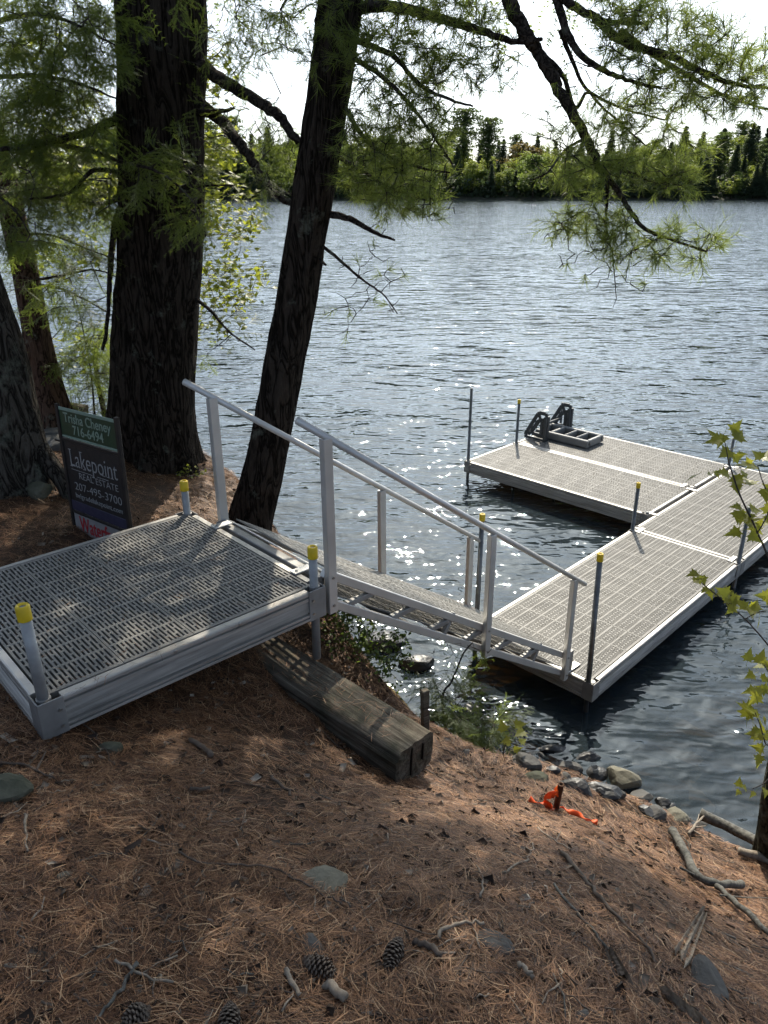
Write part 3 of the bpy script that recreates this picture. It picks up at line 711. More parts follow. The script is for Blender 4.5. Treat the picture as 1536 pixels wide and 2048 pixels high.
class Needles:
    """triangles collected as arrays"""
    def __init__(s): s.A = []
    def add(s, tri): s.A.append(np.asarray(tri, np.float32).reshape(-1, 3, 3))
    def build(s, name, mat, parent, origin=(0, 0, 0), kind='stuff'):
        T = np.concatenate(s.A); V = T.reshape(-1, 3)-np.array(origin, np.float32)
        o = obj(name, mesh(name, V, np.arange(len(V)).reshape(-1, 3)), mat, parent)
        if kind: o['kind'] = kind
        return o
def unit(a): return a/(np.linalg.norm(a, axis=-1, keepdims=True)+1e-9)
def pine_shoots(P0, P1, rng_, per=26, length=.085, wd=.0017):
    """five-needle tufts along shoots P0->P1 (n,3)"""
    n = len(P0); d = unit(P1-P0)
    f = rng_.random((n, per)); f = .12+.88*f
    base = P0[:, None]+(P1-P0)[:, None]*f[..., None]
    a = unit(rng_.normal(size=(n, per, 3))); a = unit(a-(a*d[:, None]).sum(-1, keepdims=True)*d[:, None])
    spread = rng_.uniform(.35, 1.15, (n, per, 1))
    nd_ = unit(d[:, None]*np.cos(spread)+a*np.sin(spread)+np.array([0, 0, -.12]))
    L = length*rng_.uniform(.7, 1.15, (n, per, 1))
    side = unit(np.cross(nd_, rng_.normal(size=(n, per, 3))))*wd
    tip = base+nd_*L
    return np.stack([base-side, base+side, tip], 2).reshape(-1, 3, 3)
def hemlock_spray(rng_, L=.42, tw=11, step=.011):
    """flat feathery spray in the xy plane, stem along +x"""
    T = []; bend = rng_.normal()*.35; st_ = lambda x: (x, bend*x*x/L*.6, -.16*x*x/L-.04*x); segs = [(st_(L*k/4), st_(L*(k+1)/4)) for k in range(4)]
    for i in range(tw):
        x = L*(.06+.90*(i+rng_.uniform(-.4, .4))/tw); s = 1 if rng_.random() < .5 else -1; l = L*(.42*(1-x/L)**.7+.10)*rng_.uniform(.45, 1.25)
        a = rng_.uniform(.55, 1.15); p = np.array(st_(x)); q = p+np.array([l*math.cos(a), s*l*math.sin(a), -l*rng_.uniform(.05, .45)])
        m_ = (p+q)/2+np.array([.06*l, 0, .05*l]); segs += [(tuple(p), tuple(m_)), (tuple(m_), tuple(q))]
        if l > .10:
            for f in (.4, .65, .85):
                if rng_.random() < .75: b_ = p+(q-p)*f; l2 = l*rng_.uniform(.2, .42); s2 = rng_.choice([-1, 1]); segs.append((tuple(b_), tuple(b_+np.array([l2*.8, s2*l2*.6, -l2*.3]))))
    for p, q in segs:
        p = np.array(p); q = np.array(q); d = q-p; l = np.linalg.norm(d); d /= l; sd_ = np.array([-d[1], d[0], 0]); sd_ /= np.linalg.norm(sd_)
        T.append([p-sd_*.0013, p+sd_*.0013, q])
        m = max(2, int(l/step))
        for k in range(m):
            b_ = p+d*l*(k+.5)/m
            for s in (-1, 1):
                nl = .017*rng_.uniform(.8, 1.3)*(1-.35*k/m); t = b_+(sd_*s*.9+d*.45)*nl+np.array([0, 0, rng_.uniform(-.003, .002)])
                wv = d*.0034; T.append([b_-wv, b_+wv, t])
    return np.array(T, np.float32)
_rs = np.random.default_rng(3)
SPRAYS = [hemlock_spray(_rs, .42, 12, .0125) for _ in range(7)]
SPRAYS_C = [hemlock_spray(_rs, .42, 9, .022) for _ in range(3)]
def place_sprays(lst, P, D, rng_, scale, protos, droop=.25, roll=.5):
    """sprays at P pointing along D (n,3)"""
    D = unit(D+np.array([0, 0, -droop])); up = np.tile(np.array([0, 0, 1.0]), (len(P), 1))+rng_.normal(size=(len(P), 3))*roll
    Y = unit(np.cross(up, D)); Z = np.cross(D, Y)
    for k, pr_ in enumerate(protos):
        ix = np.arange(k, len(P), len(protos))
        if not len(ix): continue
        s = (scale*rng_.uniform(.65, 1.25, len(ix)))[:, None, None]
        t = pr_.reshape(-1, 3)[None]*s
        t = t*np.array([1, 1, 1])
        W_ = P[ix][:, None]+t[..., :1]*D[ix][:, None]+t[..., 1:2]*Y[ix][:, None]+t[..., 2:3]*Z[ix][:, None]
        lst.add(W_.reshape(-1, 3, 3))
def grow(nodes, targets, rng_, droop=.06, maxlen=2.0, seg=.09):
    """link every target to the nearest branch node already there; returns twigs (paths) and end directions"""
    N = [np.asarray(nodes, float)]; NA = N[0]; tw = []
    order = np.argsort([np.min(((NA-t)**2).sum(1)) for t in targets])
    for i in order:
        t = targets[i]; d2 = ((NA-t)**2).sum(1); j = int(np.argmin(d2)); a = NA[j]; L = math.sqrt(d2[j])
        if L > maxlen or L < .03: continue
        m = max(2, int(L/seg)); u = np.linspace(0, 1, m+1)[:, None]
        sag = np.array([0, 0, -1.0])*droop*L; wob = rng_.normal(size=3)*.07*L
        path = a+(t-a)*u+(sag+wob)*(4*u*(1-u))+rng_.normal(size=(m+1, 3))*.012*np.r_[0, np.ones(m)][:, None]
        tw.append(path); NA = np.concatenate([NA, path[1:]])
    return tw
def twig_mesh(tw, name, parent, origin, r0=.0035, r1=.0012, mat=None, k=.006):
    V = []; F = []
    for p in tw:
        n = len(p); L = np.linalg.norm(p[-1]-p[0]); b = len(V); ra = r0+k*L
        d = unit(p[-1]-p[0]); s = unit(np.cross(d, [.3, .2, 1])); q = np.cross(d, s)
        for i in range(n):
            r_ = ra+(r1-ra)*i/(n-1)
            for a in (0, 2.094, 4.189): V.append(p[i]+(s*math.cos(a)+q*math.sin(a))*r_)
        for i in range(n-1):
            for e in range(3): F.append((b+i*3+e, b+i*3+(e+1) % 3, b+(i+1)*3+(e+1) % 3, b+(i+1)*3+e))
    o = obj(name, mesh(name, np.array(V)-np.array(origin), np.array(F)), mat or M_TWIG, parent); o['kind'] = 'stuff'
    return o
def limb(P, r0, r1, parent, origin, name='limb', mat=None, sides=10, rough=.12, seed=0):
    Q = np.array(smooth_path(P, 6)); g = np.random.default_rng(seed+int(abs(P[0][0])*100)); n = len(Q)
    Q[1:-1] += g.normal(size=(n-2, 3))*r0*.09
    rad = np.linspace(r0, r1, n)*(1+g.normal(size=n)*rough*.25)
    b = MB().tube(Q-np.array(origin), rad, sides); b.build(name, mat or M_LIMB, parent, True)
    return Q
def blob(px, py, rx, ry, Y0, Y1, n, rng_):
    """targets inside an elliptical clump of the crown"""
    a = rng_.uniform(0, 2*np.pi, n); r_ = np.sqrt(rng_.random(n))
    return np.array([spotY(px+rx*r_[i]*math.cos(a[i]), py+ry*r_[i]*math.sin(a[i]), rng_.uniform(Y0, Y1)) for i in range(n)])
def box_targets(lo, hi, n, rng_): return np.array(lo)+(np.array(hi)-np.array(lo))*rng_.random((n, 3))

# ---- large furrowed trunk behind the platform
r_ = np.random.default_rng(11)
YB = 5.95
P = [spotY(x, y, YB) for x, y in ((296, 925), (304, 820), (318, 600), (326, 440), (325, 250), (322, 0))]; P[0][2] -= .15
P += [P[-1]+np.array([.0, .05, 1.6]), P[-1]+np.array([-.05, .15, 4.2]), P[-1]+np.array([-.1, .2, 8.5])]
org = np.array(P[0]); big = empty('hemlock_tree', org, 0, 'thickest dark furrowed trunk behind the platform, a knob on its right side', 'tree')
trunk('trunk', P, [.30, .285, .275, .275, .27, .265, .24, .19, .10], M_BARK, big, 84, .026, .052, .42, 2, 6)
kn = MB(); kc = spotY(398, 470, YB-.05)-org
kn.tube([kc+np.array([-.12, 0, .06]), kc+np.array([-.02, 0, .02]), kc+np.array([.035, -.01, .0]), kc+np.array([.05, -.01, -.01])], [.14, .10, .055, .015], 14); kn.build('burl', M_BARK, big, True)
nodesB = []
for pts, a, c in (([(392, 125, 5.9), (450, 163, 5.6), (505, 197, 5.4), (555, 228, 5.25), (578, 262, 5.2), (606, 292, 5.15)], .045, .022),
                  ([(395, 205, 5.9), (440, 240, 5.7), (472, 278, 5.5), (502, 318, 5.4), (522, 356, 5.3), (556, 391, 5.2), (592, 416, 5.15)], .042, .018),
                  ([(396, 226, 5.9), (430, 224, 5.6), (469, 217, 5.4)], .030, .006),
                  ([(255, 228, 5.9), (180, 262, 5.6), (95, 285, 5.2), (0, 300, 4.9)], .034, .012),
                  ([(255, 350, 5.9), (190, 340, 5.5), (140, 385, 5.2), (60, 398, 4.9)], .018, .006),
                  ([(380, 590, 5.9), (420, 620, 5.7), (455, 660, 5.6), (510, 700, 5.5)], .016, .004),
                  ([(258, 400, 5.9), (235, 425, 5.8), (222, 500, 5.8), (215, 640, 5.8), (205, 700, 5.8)], .022, .012)):
    Q = limb([spotY(*p) for p in pts], a, c, big, org); nodesB.append(Q)
TB = np.concatenate([blob(480, 240, 100, 90, 5.0, 6.0, 70, r_), blob(450, 80, 90, 80, 5.2, 6.4, 60, r_), blob(560, 330, 50, 80, 5.0, 5.4, 30, r_), blob(440, 660, 60, 60, 5.4, 5.8, 14, r_), blob(560, 60, 60, 70, 5.2, 6, 20, r_)])
tw = grow(np.concatenate(nodesB), TB, r_, .05)
twig_mesh(tw, 'twigs', big, org)
fo = Needles()
for p in tw:
    if r_.random() < .62:
        m = 1+int(r_.random()*2.2); ix = np.minimum(len(p)-1, (len(p)*r_.uniform(.5, 1, m)).astype(int)); D = unit(np.tile(p[-1]-p[0], (m, 1)))+r_.normal(size=(m, 3))*.35
        place_sprays(fo, p[ix], D, r_, .5, SPRAYS, .5)
# unseen crown high above, limbs spread to shade the bank
hi = []
for k in range(16):
    z = r_.uniform(5.9, 10.5); a = r_.uniform(-.4, 2.6); L = r_.uniform(1.8, 3.8)*(1-.05*(z-5.6)); c = np.array([P[5][0], P[5][1], z])
    e = c+np.array([math.cos(a)*L, math.sin(a)*L, -.25*L+.2]); hi.append(limb([c, (c+e)/2+np.array([0, 0, .12]), e], .035, .008, big, org, seed=k))
TH_ = np.concatenate([q[6:][r_.integers(0, len(q)-6, 26)]+r_.normal(size=(26, 3))*np.array([.45, .45, .16]) for q in hi])
TH_ = TH_[TH_[:, 2] > 3.71+.19*TH_[:, 1]+.25]
tw2 = grow(np.concatenate(hi), TH_, r_, .04); twig_mesh(tw2, 'upper_twigs', big, org)
E_ = np.array([p[-1] for p in tw2]); D_ = np.array([p[-1]-p[0] for p in tw2])
place_sprays(fo, E_, unit(D_), r_, 2.0, SPRAYS_C, .2); place_sprays(fo, (E_+np.array([p[0] for p in tw2]))/2, unit(D_+r_.normal(size=D_.shape)*.1), r_, 1.9, SPRAYS_C, .2)
fo.build('foliage', M_HEM, big, org)

# ---- slender leaning hemlock at the left with its sweeping branches
r_ = np.random.default_rng(12)
YL = 6.6
P = [spotY(x, y, YL) for x, y in ((100, 812), (82, 720), (62, 610), (40, 500), (12, 380), (-15, 280), (-50, 120), (-70, 0))]; P[0][2] -= .2
P += [P[-1]+np.array([-.15, 0, 1.5]), P[-1]+np.array([-.3, .1, 4.5])]
org = np.array(P[0]); hl = empty('hemlock_tree', org, 0, 'slender reddish leaning trunk with sweeping evergreen branches at the left edge', 'tree')
trunk('trunk', P, [.125, .105, .10, .098, .096, .092, .088, .08, .06, .03], M_BARKR, hl, 36, .04, .009, .5, 5, 4)
nodesL = []
for pts, a, c in (([(20, 400, 6.6), (110, 395, 6.2), (200, 408, 6.0), (300, 380, 5.6), (400, 372, 5.4), (470, 370, 5.3)], .020, .004),
                  ([(0, 300, 6.5), (80, 285, 6.0), (170, 300, 5.5), (250, 325, 5.0), (330, 350, 4.8), (400, 420, 4.7)], .022, .003),
                  ([(-40, 160, 6.5), (60, 150, 5.8), (150, 165, 5.2), (240, 200, 4.8)], .020, .004),
                  ([(-60, 60, 6.5), (40, 30, 5.5), (130, 40, 5.0), (230, 90, 4.8)], .020, .004),
                  ([(70, 560, 6.6), (120, 552, 6.4), (190, 540, 6.2), (245, 560, 6.1)], .014, .003),
                  ([(78, 570, 6.6), (130, 580, 6.5), (190, 610, 6.4), (240, 640, 6.4)], .012, .003),
                  ([(30, 470, 6.6), (100, 470, 6.2), (180, 500, 6.0), (235, 520, 6.0)], .012, .003),
                  ([(-60, -60, 6.0), (60, -60, 5.4), (160, -50, 5.0), (230, -40, 4.8)], .024, .006),
                  ([(10, 350, 6.5), (-10, 380, 5.2), (30, 420, 4.8), (60, 470, 4.6)], .014, .003)):
    Q = limb([spotY(*p) for p in pts], a, c, hl, org); nodesL.append(Q)
TL = np.concatenate([blob(95, 70, 135, 110, 4.6, 6.2, 195, r_), blob(90, 240, 120, 100, 4.8, 6.2, 160, r_), blob(130, 400, 130, 110, 5.0, 6.6, 95, r_), blob(120, 560, 120, 90, 5.6, 7.0, 60, r_),
    blob(330, 345, 80, 50, 4.7, 5.3, 22, r_), blob(390, 420, 40, 40, 4.6, 5.0, 12, r_), blob(150, 710, 90, 70, 6.4, 7.2, 46, r_), blob(30, 400, 60, 100, 4.5, 5.4, 30, r_), blob(500, 20, 50, 40, 4.8, 5.4, 12, r_)])
tw = grow(np.concatenate(nodesL), TL, r_, .04)
twig_mesh(tw, 'twigs', hl, org)
fo = Needles()
for p in tw:
    m = 2+int(r_.random()*2.6); ix = np.minimum(len(p)-1, (len(p)*r_.uniform(.35, 1, m)).astype(int)); d0 = unit(p[-1]-p[0]); d0 = unit(d0*np.array([1, 1, .4]))
    place_sprays(fo, p[ix], np.tile(d0, (m, 1))+r_.normal(size=(m, 3))*np.array([.45, .45, .2]), r_, .52, SPRAYS, .28, .45)
hi = []
for k in range(10):
    z = r_.uniform(5.6, 9.5); a = r_.uniform(-1.2, 1.0); L = r_.uniform(1.8, 3.2); c = np.array([P[-3][0], P[-3][1], z])
    e = c+np.array([math.cos(a)*L, math.sin(a)*L, -.2*L]); hi.append(limb([c, (c+e)/2+np.array([0, 0, .12]), e], .03, .008, hl, org, seed=k))
TH_ = np.concatenate([q[4:][r_.integers(0, len(q)-4, 24)]+r_.normal(size=(24, 3))*np.array([.4, .4, .15]) for q in hi])
TH_ = TH_[TH_[:, 2] > 3.71+.19*TH_[:, 1]+.25]
tw2 = grow(np.concatenate(hi), TH_, r_, .04); twig_mesh(tw2, 'upper_twigs', hl, org)
E_ = np.array([p[-1] for p in tw2]); D_ = np.array([p[-1]-p[0] for p in tw2])
place_sprays(fo, E_, unit(D_), r_, 1.5, SPRAYS_C, .25)
fo.build('foliage', M_HEM, hl, org)

# ---- near trunk at the left edge, grey furrowed bark with spreading roots
YN = 5.0
P = [spotY(x, y, YN) for x, y in ((20, 975), (12, 900), (-8, 800), (-30, 700), (-62, 600), (-110, 450), (-160, 300))]; P[0][2] -= .12
P += [P[-1]+np.array([-.35, .05, 2.0]), P[-1]+np.array([-.7, .1, 5.5])]
org = np.array(P[0]); nt_ = empty('pine_tree', org, 0, 'leaning grey-barked trunk with spreading roots at the left edge', 'tree')
trunk('trunk', P, [.25, .23, .20, .19, .185, .18, .17, .14, .07], M_BARKG, nt_, 64, .03, .036, .42, 8, 4)
for rp in ([(75, 890), (110, 935), (138, 975), (150, 1000)], [(30, 960), (60, 985), (80, 1000)]):
    pts = [];
    for i, (x, y) in enumerate(rp):
        q = spotY(x, y, YN-.06-.05*i); q[2] = max(q[2]-.03, gz(q[0], q[1])-.02) if i < 2 else gz(q[0], q[1])-.01; pts.append(q)
    Q = np.array(smooth_path(pts, 6)); MB().tube(Q-org, np.linspace(.075, .025, len(Q)), 14).build('root', M_BARKG, nt_, True)
hi = []; r_ = np.random.default_rng(14)
for k in range(7):
    z = r_.uniform(5.2, 8.5); a = r_.uniform(-.7, .9); L = r_.uniform(1.6, 2.8); c = np.array([P[-2][0], P[-2][1], z])
    e = c+np.array([math.cos(a)*L, math.sin(a)*L, .1*L]); hi.append(limb([c, (c+e)/2+np.array([0, 0, .1]), e], .03, .008, nt_, org, seed=k))
TH_ = np.concatenate([q[4:][r_.integers(0, len(q)-4, 18)]+r_.normal(size=(18, 3))*np.array([.4, .4, .2]) for q in hi]); TH_ = TH_[TH_[:, 2] > 3.71+.19*TH_[:, 1]+.25]
tw2 = grow(np.concatenate(hi), TH_, r_, .02); twig_mesh(tw2, 'twigs', nt_, org)
fo = Needles(); A_ = np.array([p[-1] for p in tw2]); D_ = unit(np.array([p[-1]-p[0] for p in tw2]))
for k in range(4): fo.add(pine_shoots(A_-D_*.1, A_+(D_+r_.normal(size=D_.shape)*.5)*.2, r_, 60, .12, .004))
fo.build('foliage', M_PINE, nt_, org)

# ---- leaning pine beyond the platform, its boughs sweeping over the water
r_ = np.random.default_rng(13)
YP = 4.95
P = [spotY(x, y, YP) for x, y in ((492, 1075), (503, 1040), (526, 950), (547, 850), (575, 700), (594, 600), (609, 500), (626, 400), (657, 200), (681, 0))]; P[0][2] -= .15
P += [P[-1]+np.array([.13, .05, .9]), P[-1]+np.array([.3, .15, 3.2]), P[-1]+np.array([.4, .3, 7.0])]
org = np.array(P[0]); pn_ = empty('pine_tree', org, 0, 'leaning dark pine trunk beside the gangway with boughs over the water', 'tree')
trunk('trunk', P, [.135, .125, .120, .117, .115, .113, .111, .110, .112, .115, .105, .08, .03], M_BARK, pn_, 60, .026, .027, .3, 6, 5)
LB = [([(702, 18, 4.95), (790, 14, 4.8), (880, 37, 4.7), (960, 60, 4.65), (1035, 84, 4.6), (1085, 78, 4.55)], .034, .010),
      ([(715, -160, 4.95), (880, -130, 4.8), (985, -60, 4.7), (1020, 10, 4.65), (1050, 65, 4.6), (1075, 105, 4.6), (1112, 172, 4.55), (1150, 235, 4.5), (1178, 285, 4.5), (1200, 340, 4.45)], .048, .020),
      ([(1200, 340, 4.45), (1235, 380, 4.4), (1262, 425, 4.4), (1290, 458, 4.35), (1340, 478, 4.35), (1395, 497, 4.3), (1412, 503, 4.3)], .017, .004),
      ([(1215, 355, 4.45), (1214, 400, 4.5), (1212, 450, 4.5), (1225, 510, 4.5), (1232, 590, 4.5)], .010, .002),
      ([(985, -60, 4.7), (1090, -30, 4.6), (1150, 15, 4.5), (1215, 42, 4.45), (1285, 47, 4.4)], .034, .008),
      ([(1110, -20, 4.6), (1132, 60, 4.5), (1160, 108, 4.45), (1210, 142, 4.4), (1262, 162, 4.35), (1322, 178, 4.3)], .024, .006),
      ([(1190, 35, 4.45), (1250, 85, 4.4), (1340, 112, 4.3), (1420, 150, 4.25), (1480, 170, 4.2), (1560, 178, 4.15)], .024, .006),
      ([(1240, 60, 4.45), (1300, 105, 4.5), (1390, 160, 4.5), (1460, 195, 4.5), (1560, 225, 4.5)], .017, .004),
      ([(1085, 110, 4.6), (1125, 150, 4.6), (1150, 215, 4.6), (1175, 185, 4.6), (1210, 220, 4.6), (1290, 290, 4.55)], .015, .004),
      ([(1120, 60, 4.55), (1148, 130, 4.6), (1175, 180, 4.65), (1240, 215, 4.7), (1330, 240, 4.7)], .013, .004),
      ([(1175, 275, 4.5), (1130, 300, 4.5), (1095, 345, 4.45), (1060, 360, 4.4)], .009, .003),
      ([(1215, 330, 4.45), (1260, 345, 4.4), (1310, 365, 4.35), (1355, 370, 4.3)], .010, .003),
      ([(695, 72, 4.95), (742, 92, 4.8), (790, 115, 4.7), (840, 170, 4.6), (890, 195, 4.5), (946, 213, 4.45)], .020, .005),
      ([(688, 105, 4.95), (760, 150, 4.7), (820, 210, 4.6), (880, 290, 4.5), (905, 330, 4.5)], .016, .004),
      ([(678, 190, 4.95), (720, 265, 4.8), (770, 310, 4.7), (840, 335, 4.6), (900, 345, 4.5)], .016, .004),
      ([(672, 310, 4.95), (720, 340, 4.8), (790, 380, 4.7), (850, 400, 4.6)], .014, .004),
      ([(655, 428, 4.95), (700, 437, 4.85), (745, 463, 4.75), (790, 480, 4.7)], .024, .006),
      ([(642, 490, 4.95), (685, 525, 4.9), (725, 560, 4.85), (768, 590, 4.8), (795, 628, 4.8)], .011, .003),
      ([(640, 520, 4.9), (652, 530, 4.8)], .014, .006),
      ([(650, 20, 4.95), (632, 40, 4.9), (638, 95, 4.85), (628, 140, 4.8)], .012, .004),
      ([(700, -60, 4.9), (600, -30, 4.7), (560, 20, 4.6)], .016, .004)]
nodesP = [limb([spotY(*q) for q in pts], a, c, pn_, org, seed=k) for k, (pts, a, c) in enumerate(LB)]
NP = np.concatenate(nodesP)
dense = np.concatenate([blob(790, 130, 110, 80, 4.4, 5.0, 80, r_), blob(800, 260, 115, 95, 4.3, 4.9, 125, r_), blob(790, 370, 105, 65, 4.4, 4.9, 88, r_), blob(850, 425, 30, 25, 4.5, 4.7, 8, r_), blob(720, 40, 60, 50, 4.6, 5.2, 26, r_),
    blob(940, 110, 100, 75, 4.4, 4.8, 60, r_), blob(900, 20, 120, 40, 4.5, 4.9, 46, r_), blob(620, 60, 70, 70, 4.5, 4.9, 22, r_),
    blob(1210, 340, 150, 45, 4.2, 4.6, 56, r_), blob(1170, 255, 110, 50, 4.3, 4.7, 28, r_), blob(1190, 440, 95, 40, 4.3, 4.6, 44, r_), blob(1310, 490, 140, 36, 4.2, 4.45, 50, r_),
    blob(1340, 90, 140, 75, 4.1, 4.6, 88, r_), blob(1460, 150, 100, 70, 4.0, 4.5, 74, r_), blob(1300, 210, 120, 50, 4.3, 4.8, 52, r_), blob(1250, 20, 110, 40, 4.3, 4.7, 36, r_), blob(1370, 290, 60, 40, 4.3, 4.7, 12, r_), blob(1350, 360, 40, 25, 4.2, 4.4, 14, r_)])
bare = np.concatenate([blob(1300, 150, 200, 90, 4.2, 4.6, 60, r_), blob(1180, 330, 110, 70, 4.3, 4.6, 40, r_), blob(800, 270, 120, 130, 4.4, 4.9, 80, r_), blob(1200, 480, 120, 70, 4.3, 4.6, 60, r_), blob(1230, 570, 70, 50, 4.4, 4.55, 14, r_), blob(740, 560, 70, 80, 4.7, 5.0, 34, r_), blob(700, 640, 60, 60, 4.7, 5.0, 10, r_), blob(1120, 330, 60, 70, 4.4, 4.6, 20, r_), blob(820, 400, 120, 60, 4.4, 4.9, 20, r_)])
twd = grow(NP, dense, r_, .05, 1.5); twb = grow(NP, bare, r_, -.02, 1.2)
twig_mesh(twd+twb, 'twigs', pn_, org, .0030, .0013, M_DTWIG, .0075)
A = []; B = []
for p in twd:
    d0 = unit(p[-1]-p[0]); L = np.linalg.norm(p[-1]-p[0])
    A.append(p[-1]-d0*min(.16, L*.6)); B.append(p[-1])
    for _ in range(1+(r_.random() < .5)):
        q = p[int(len(p)*r_.uniform(.45, .99))-1]; dd = unit(d0+r_.normal(size=3)*.6+np.array([0, 0, .12])); A.append(q); B.append(q+dd*r_.uniform(.08, .16))
for p in twb:
    if r_.random() < .2: A.append(p[-2]); B.append(p[-1])
A = np.array(A); B = np.array(B)
fo = Needles(); fo.add(pine_shoots(A, B, r_, 24, .088, .0015))
sh = MB()
tw3 = [np.stack([a, (a+b)/2, b]) for a, b in zip(A, B)]; twig_mesh(tw3, 'shoots', pn_, org, .0016, .001, k=.002)
# unseen boughs above the view, added to cast shade on the ground
hi = []
for k in range(14):
    z = r_.uniform(5.5, 10.0); a = r_.uniform(.05, 2.2); L = r_.uniform(1.8, 4.2)*(1-.04*(z-5)); c = np.array([P[-2][0], P[-2][1], z]) if z > 7 else np.array([P[-3][0], P[-3][1], z])
    e = c+np.array([math.cos(a)*L, math.sin(a)*L, -.05*L]); hi.append(limb([c, (c+e)/2+np.array([0, 0, .15]), e], .035, .008, pn_, org, seed=40+k))
TH_ = np.concatenate([q[6:][r_.integers(0, len(q)-6, 28)]+r_.normal(size=(28, 3))*np.array([.42, .42, .2]) for q in hi]); TH_ = TH_[TH_[:, 2] > 3.71+.19*TH_[:, 1]+.25]
tw2 = grow(np.concatenate(hi), TH_, r_, .02); twig_mesh(tw2, 'upper_twigs', pn_, org)
A_ = np.array([p[-1] for p in tw2]); D_ = unit(np.array([p[-1]-p[0] for p in tw2]))
for k in range(4): fo.add(pine_shoots(A_-D_*.14+r_.normal(size=D_.shape)*.07, A_+(D_+r_.normal(size=D_.shape)*.6)*.26, r_, 50, .14, .0055))
fo.build('foliage', M_PINE, pn_, org)
print('TRIS so far', sum(len(o.data.polygons) for o in bpy.data.objects if o.type == 'MESH'))

# ------------------------------------------------------------------ far shore
YF = 257.0
fx = np.linspace(-420, 420, 120); fy = np.r_[YF-14, YF-4, YF, YF+1.5, YF+6, np.linspace(YF+15, YF+420, 26)]
FX, FY = np.meshgrid(fx, fy); dd = FY-YF-3*(vnoise(FX, FX*0, .03, 4)-.5)
FZ = np.where(dd < 0, dd*.4, .4*np.minimum(dd, 1.5)+np.minimum(np.maximum(dd-1.5, 0), 75)*.075*(1+.6*vnoise(FX, FY, .012, 6)))+2.0*(vnoise(FX, FY, .03, 9)-.5)*np.clip(dd/40, 0, 1)
def fz(x, y):
    d = y-YF; return .4*min(d, 1.5)+min(max(d-1.5, 0), 75)*.075*(1+.6*float(vnoise(np.array([x]), np.array([y]), .012, 6)[0]))
ii = np.arange(FX.size).reshape(FX.shape)
M_FSOIL = simple('forest_floor', (.018, .020, .012), (.04, .045, .022), .4, .95)
tag(obj('far_shore', mesh('far_shore', np.stack([FX, FY, FZ], -1).reshape(-1, 3), np.stack([ii[:-1, :-1], ii[:-1, 1:], ii[1:, 1:], ii[1:, :-1]], -1).reshape(-1, 4), True), M_FSOIL), kind='structure')
M_F = {'dark': leaf_mat('far_spruce', (.028, .045, .026), (.05, .072, .036), .35, .25, .6, (.09, .13, .045)),
       'mid': leaf_mat('far_pine', (.055, .085, .034), (.09, .125, .046), .4, .25, .6, (.16, .22, .055)),
       'lite': leaf_mat('far_maple', (.095, .130, .030), (.150, .180, .042), .4, .25, .6, (.42, .50, .08)),
       'green': leaf_mat('far_birch', (.065, .100, .030), (.105, .140, .040), .4, .25, .6, (.28, .38, .07)),
       'rust': leaf_mat('far_red_maple', (.10, .085, .030), (.15, .115, .04), .4, .25, .6, (.28, .22, .06))}
def crown_tris(kind, g, H):
    """crown of many small leaf clumps, H metres tall, base at z = 0"""
    T = []
    if kind in ('spruce', 'pine'):
        nl = int(H*(1.9 if kind == 'spruce' else 1.0)); z0 = H*(.10 if kind == 'spruce' else .38)
        P = []; 
        for i in range(nl):
            f = (i+g.random()*.6)/nl; z = z0+(H-z0)*f
            rad = (H*.19*(1-f)**.85+.25) if kind == 'spruce' else H*.23*(math.sin(math.pi*min(1, .18+.82*(1-f)))**.7)*g.uniform(.55, 1.1)+.3
            nb = 9 if kind == 'spruce' else 6; a0 = g.random()*6.28
            for k in range(nb):
                a = a0+6.283*k/nb+g.normal()*.2; L = rad*g.uniform(.65, 1.1); m = max(3, int(L*3.4))
                for j in range(m):
                    r_ = L*(j+.6)/m; P.append((r_*math.cos(a), r_*math.sin(a), z+(-.22 if kind == 'spruce' else .10)*r_, a, 1.0))
        P = np.array(P); n = len(P); sz = .34 if kind == 'spruce' else .42
        per = 4
    else:
        P = []; nb = 26
        for i in range(nb):
            a = g.random()*6.283; u = g.random(); z = H*(.22+.72*u); rad = H*.30*math.sin(math.pi*(.16+.80*u))**.8*g.uniform(.35, 1.0)
            c = np.array([rad*math.cos(a), rad*math.sin(a), z]); s = H*g.uniform(.06, .12)
            for j in range(34):
                q = g.normal(size=3); q = q/np.linalg.norm(q)*s*g.uniform(.55, 1.1)*np.array([1, 1, .75]); P.append((*(c+q), 0, 1))
        P = np.array(P); n = len(P); sz = .40; per = 3
    C_ = np.repeat(P[:, :3], per, 0)+g.normal(size=(n*per, 3))*sz*.55
    u = unit(g.normal(size=(n*per, 3))*np.array([1, 1, .55])); w_ = unit(np.cross(u, g.normal(size=(n*per, 3)))); s = sz*g.uniform(.5, 1.1, (n*per, 1))
    return np.stack([C_-u*s, C_+u*s*.6+w_*s*.6, C_+u*s*.3-w_*s*.75], 1)
g = np.random.default_rng(21)
PROTO = {}
def proto(kind, mk_, H, i):
    T = crown_tris(kind, g, H); V = T.reshape(-1, 3)
    cm = mesh('crown', V, np.arange(len(V)).reshape(-1, 3)); cm.materials.append(M_F[mk_])
    tb = MB().tube([(0, 0, -1), (0, 0, H*.4), (.1, 0, H*.86)], [H*.016, H*.011, H*.003], 6); tm = mesh('trunk', tb.V, tb.F); tm.materials.append(M_BARK)
    PROTO.setdefault((kind, mk_), []).append((cm, tm, H))
for i in range(4): proto('spruce', 'dark', 15+2*i, i)
for i in range(2): proto('spruce', 'mid', 14+3*i, i)
for i in range(4): proto('pine', 'mid', 18+2*i, i)
for i in range(3): proto('broad', 'lite', 12+2*i, i)
for i in range(3): proto('broad', 'green', 11+2*i, i)
proto('broad', 'rust', 13, 0)
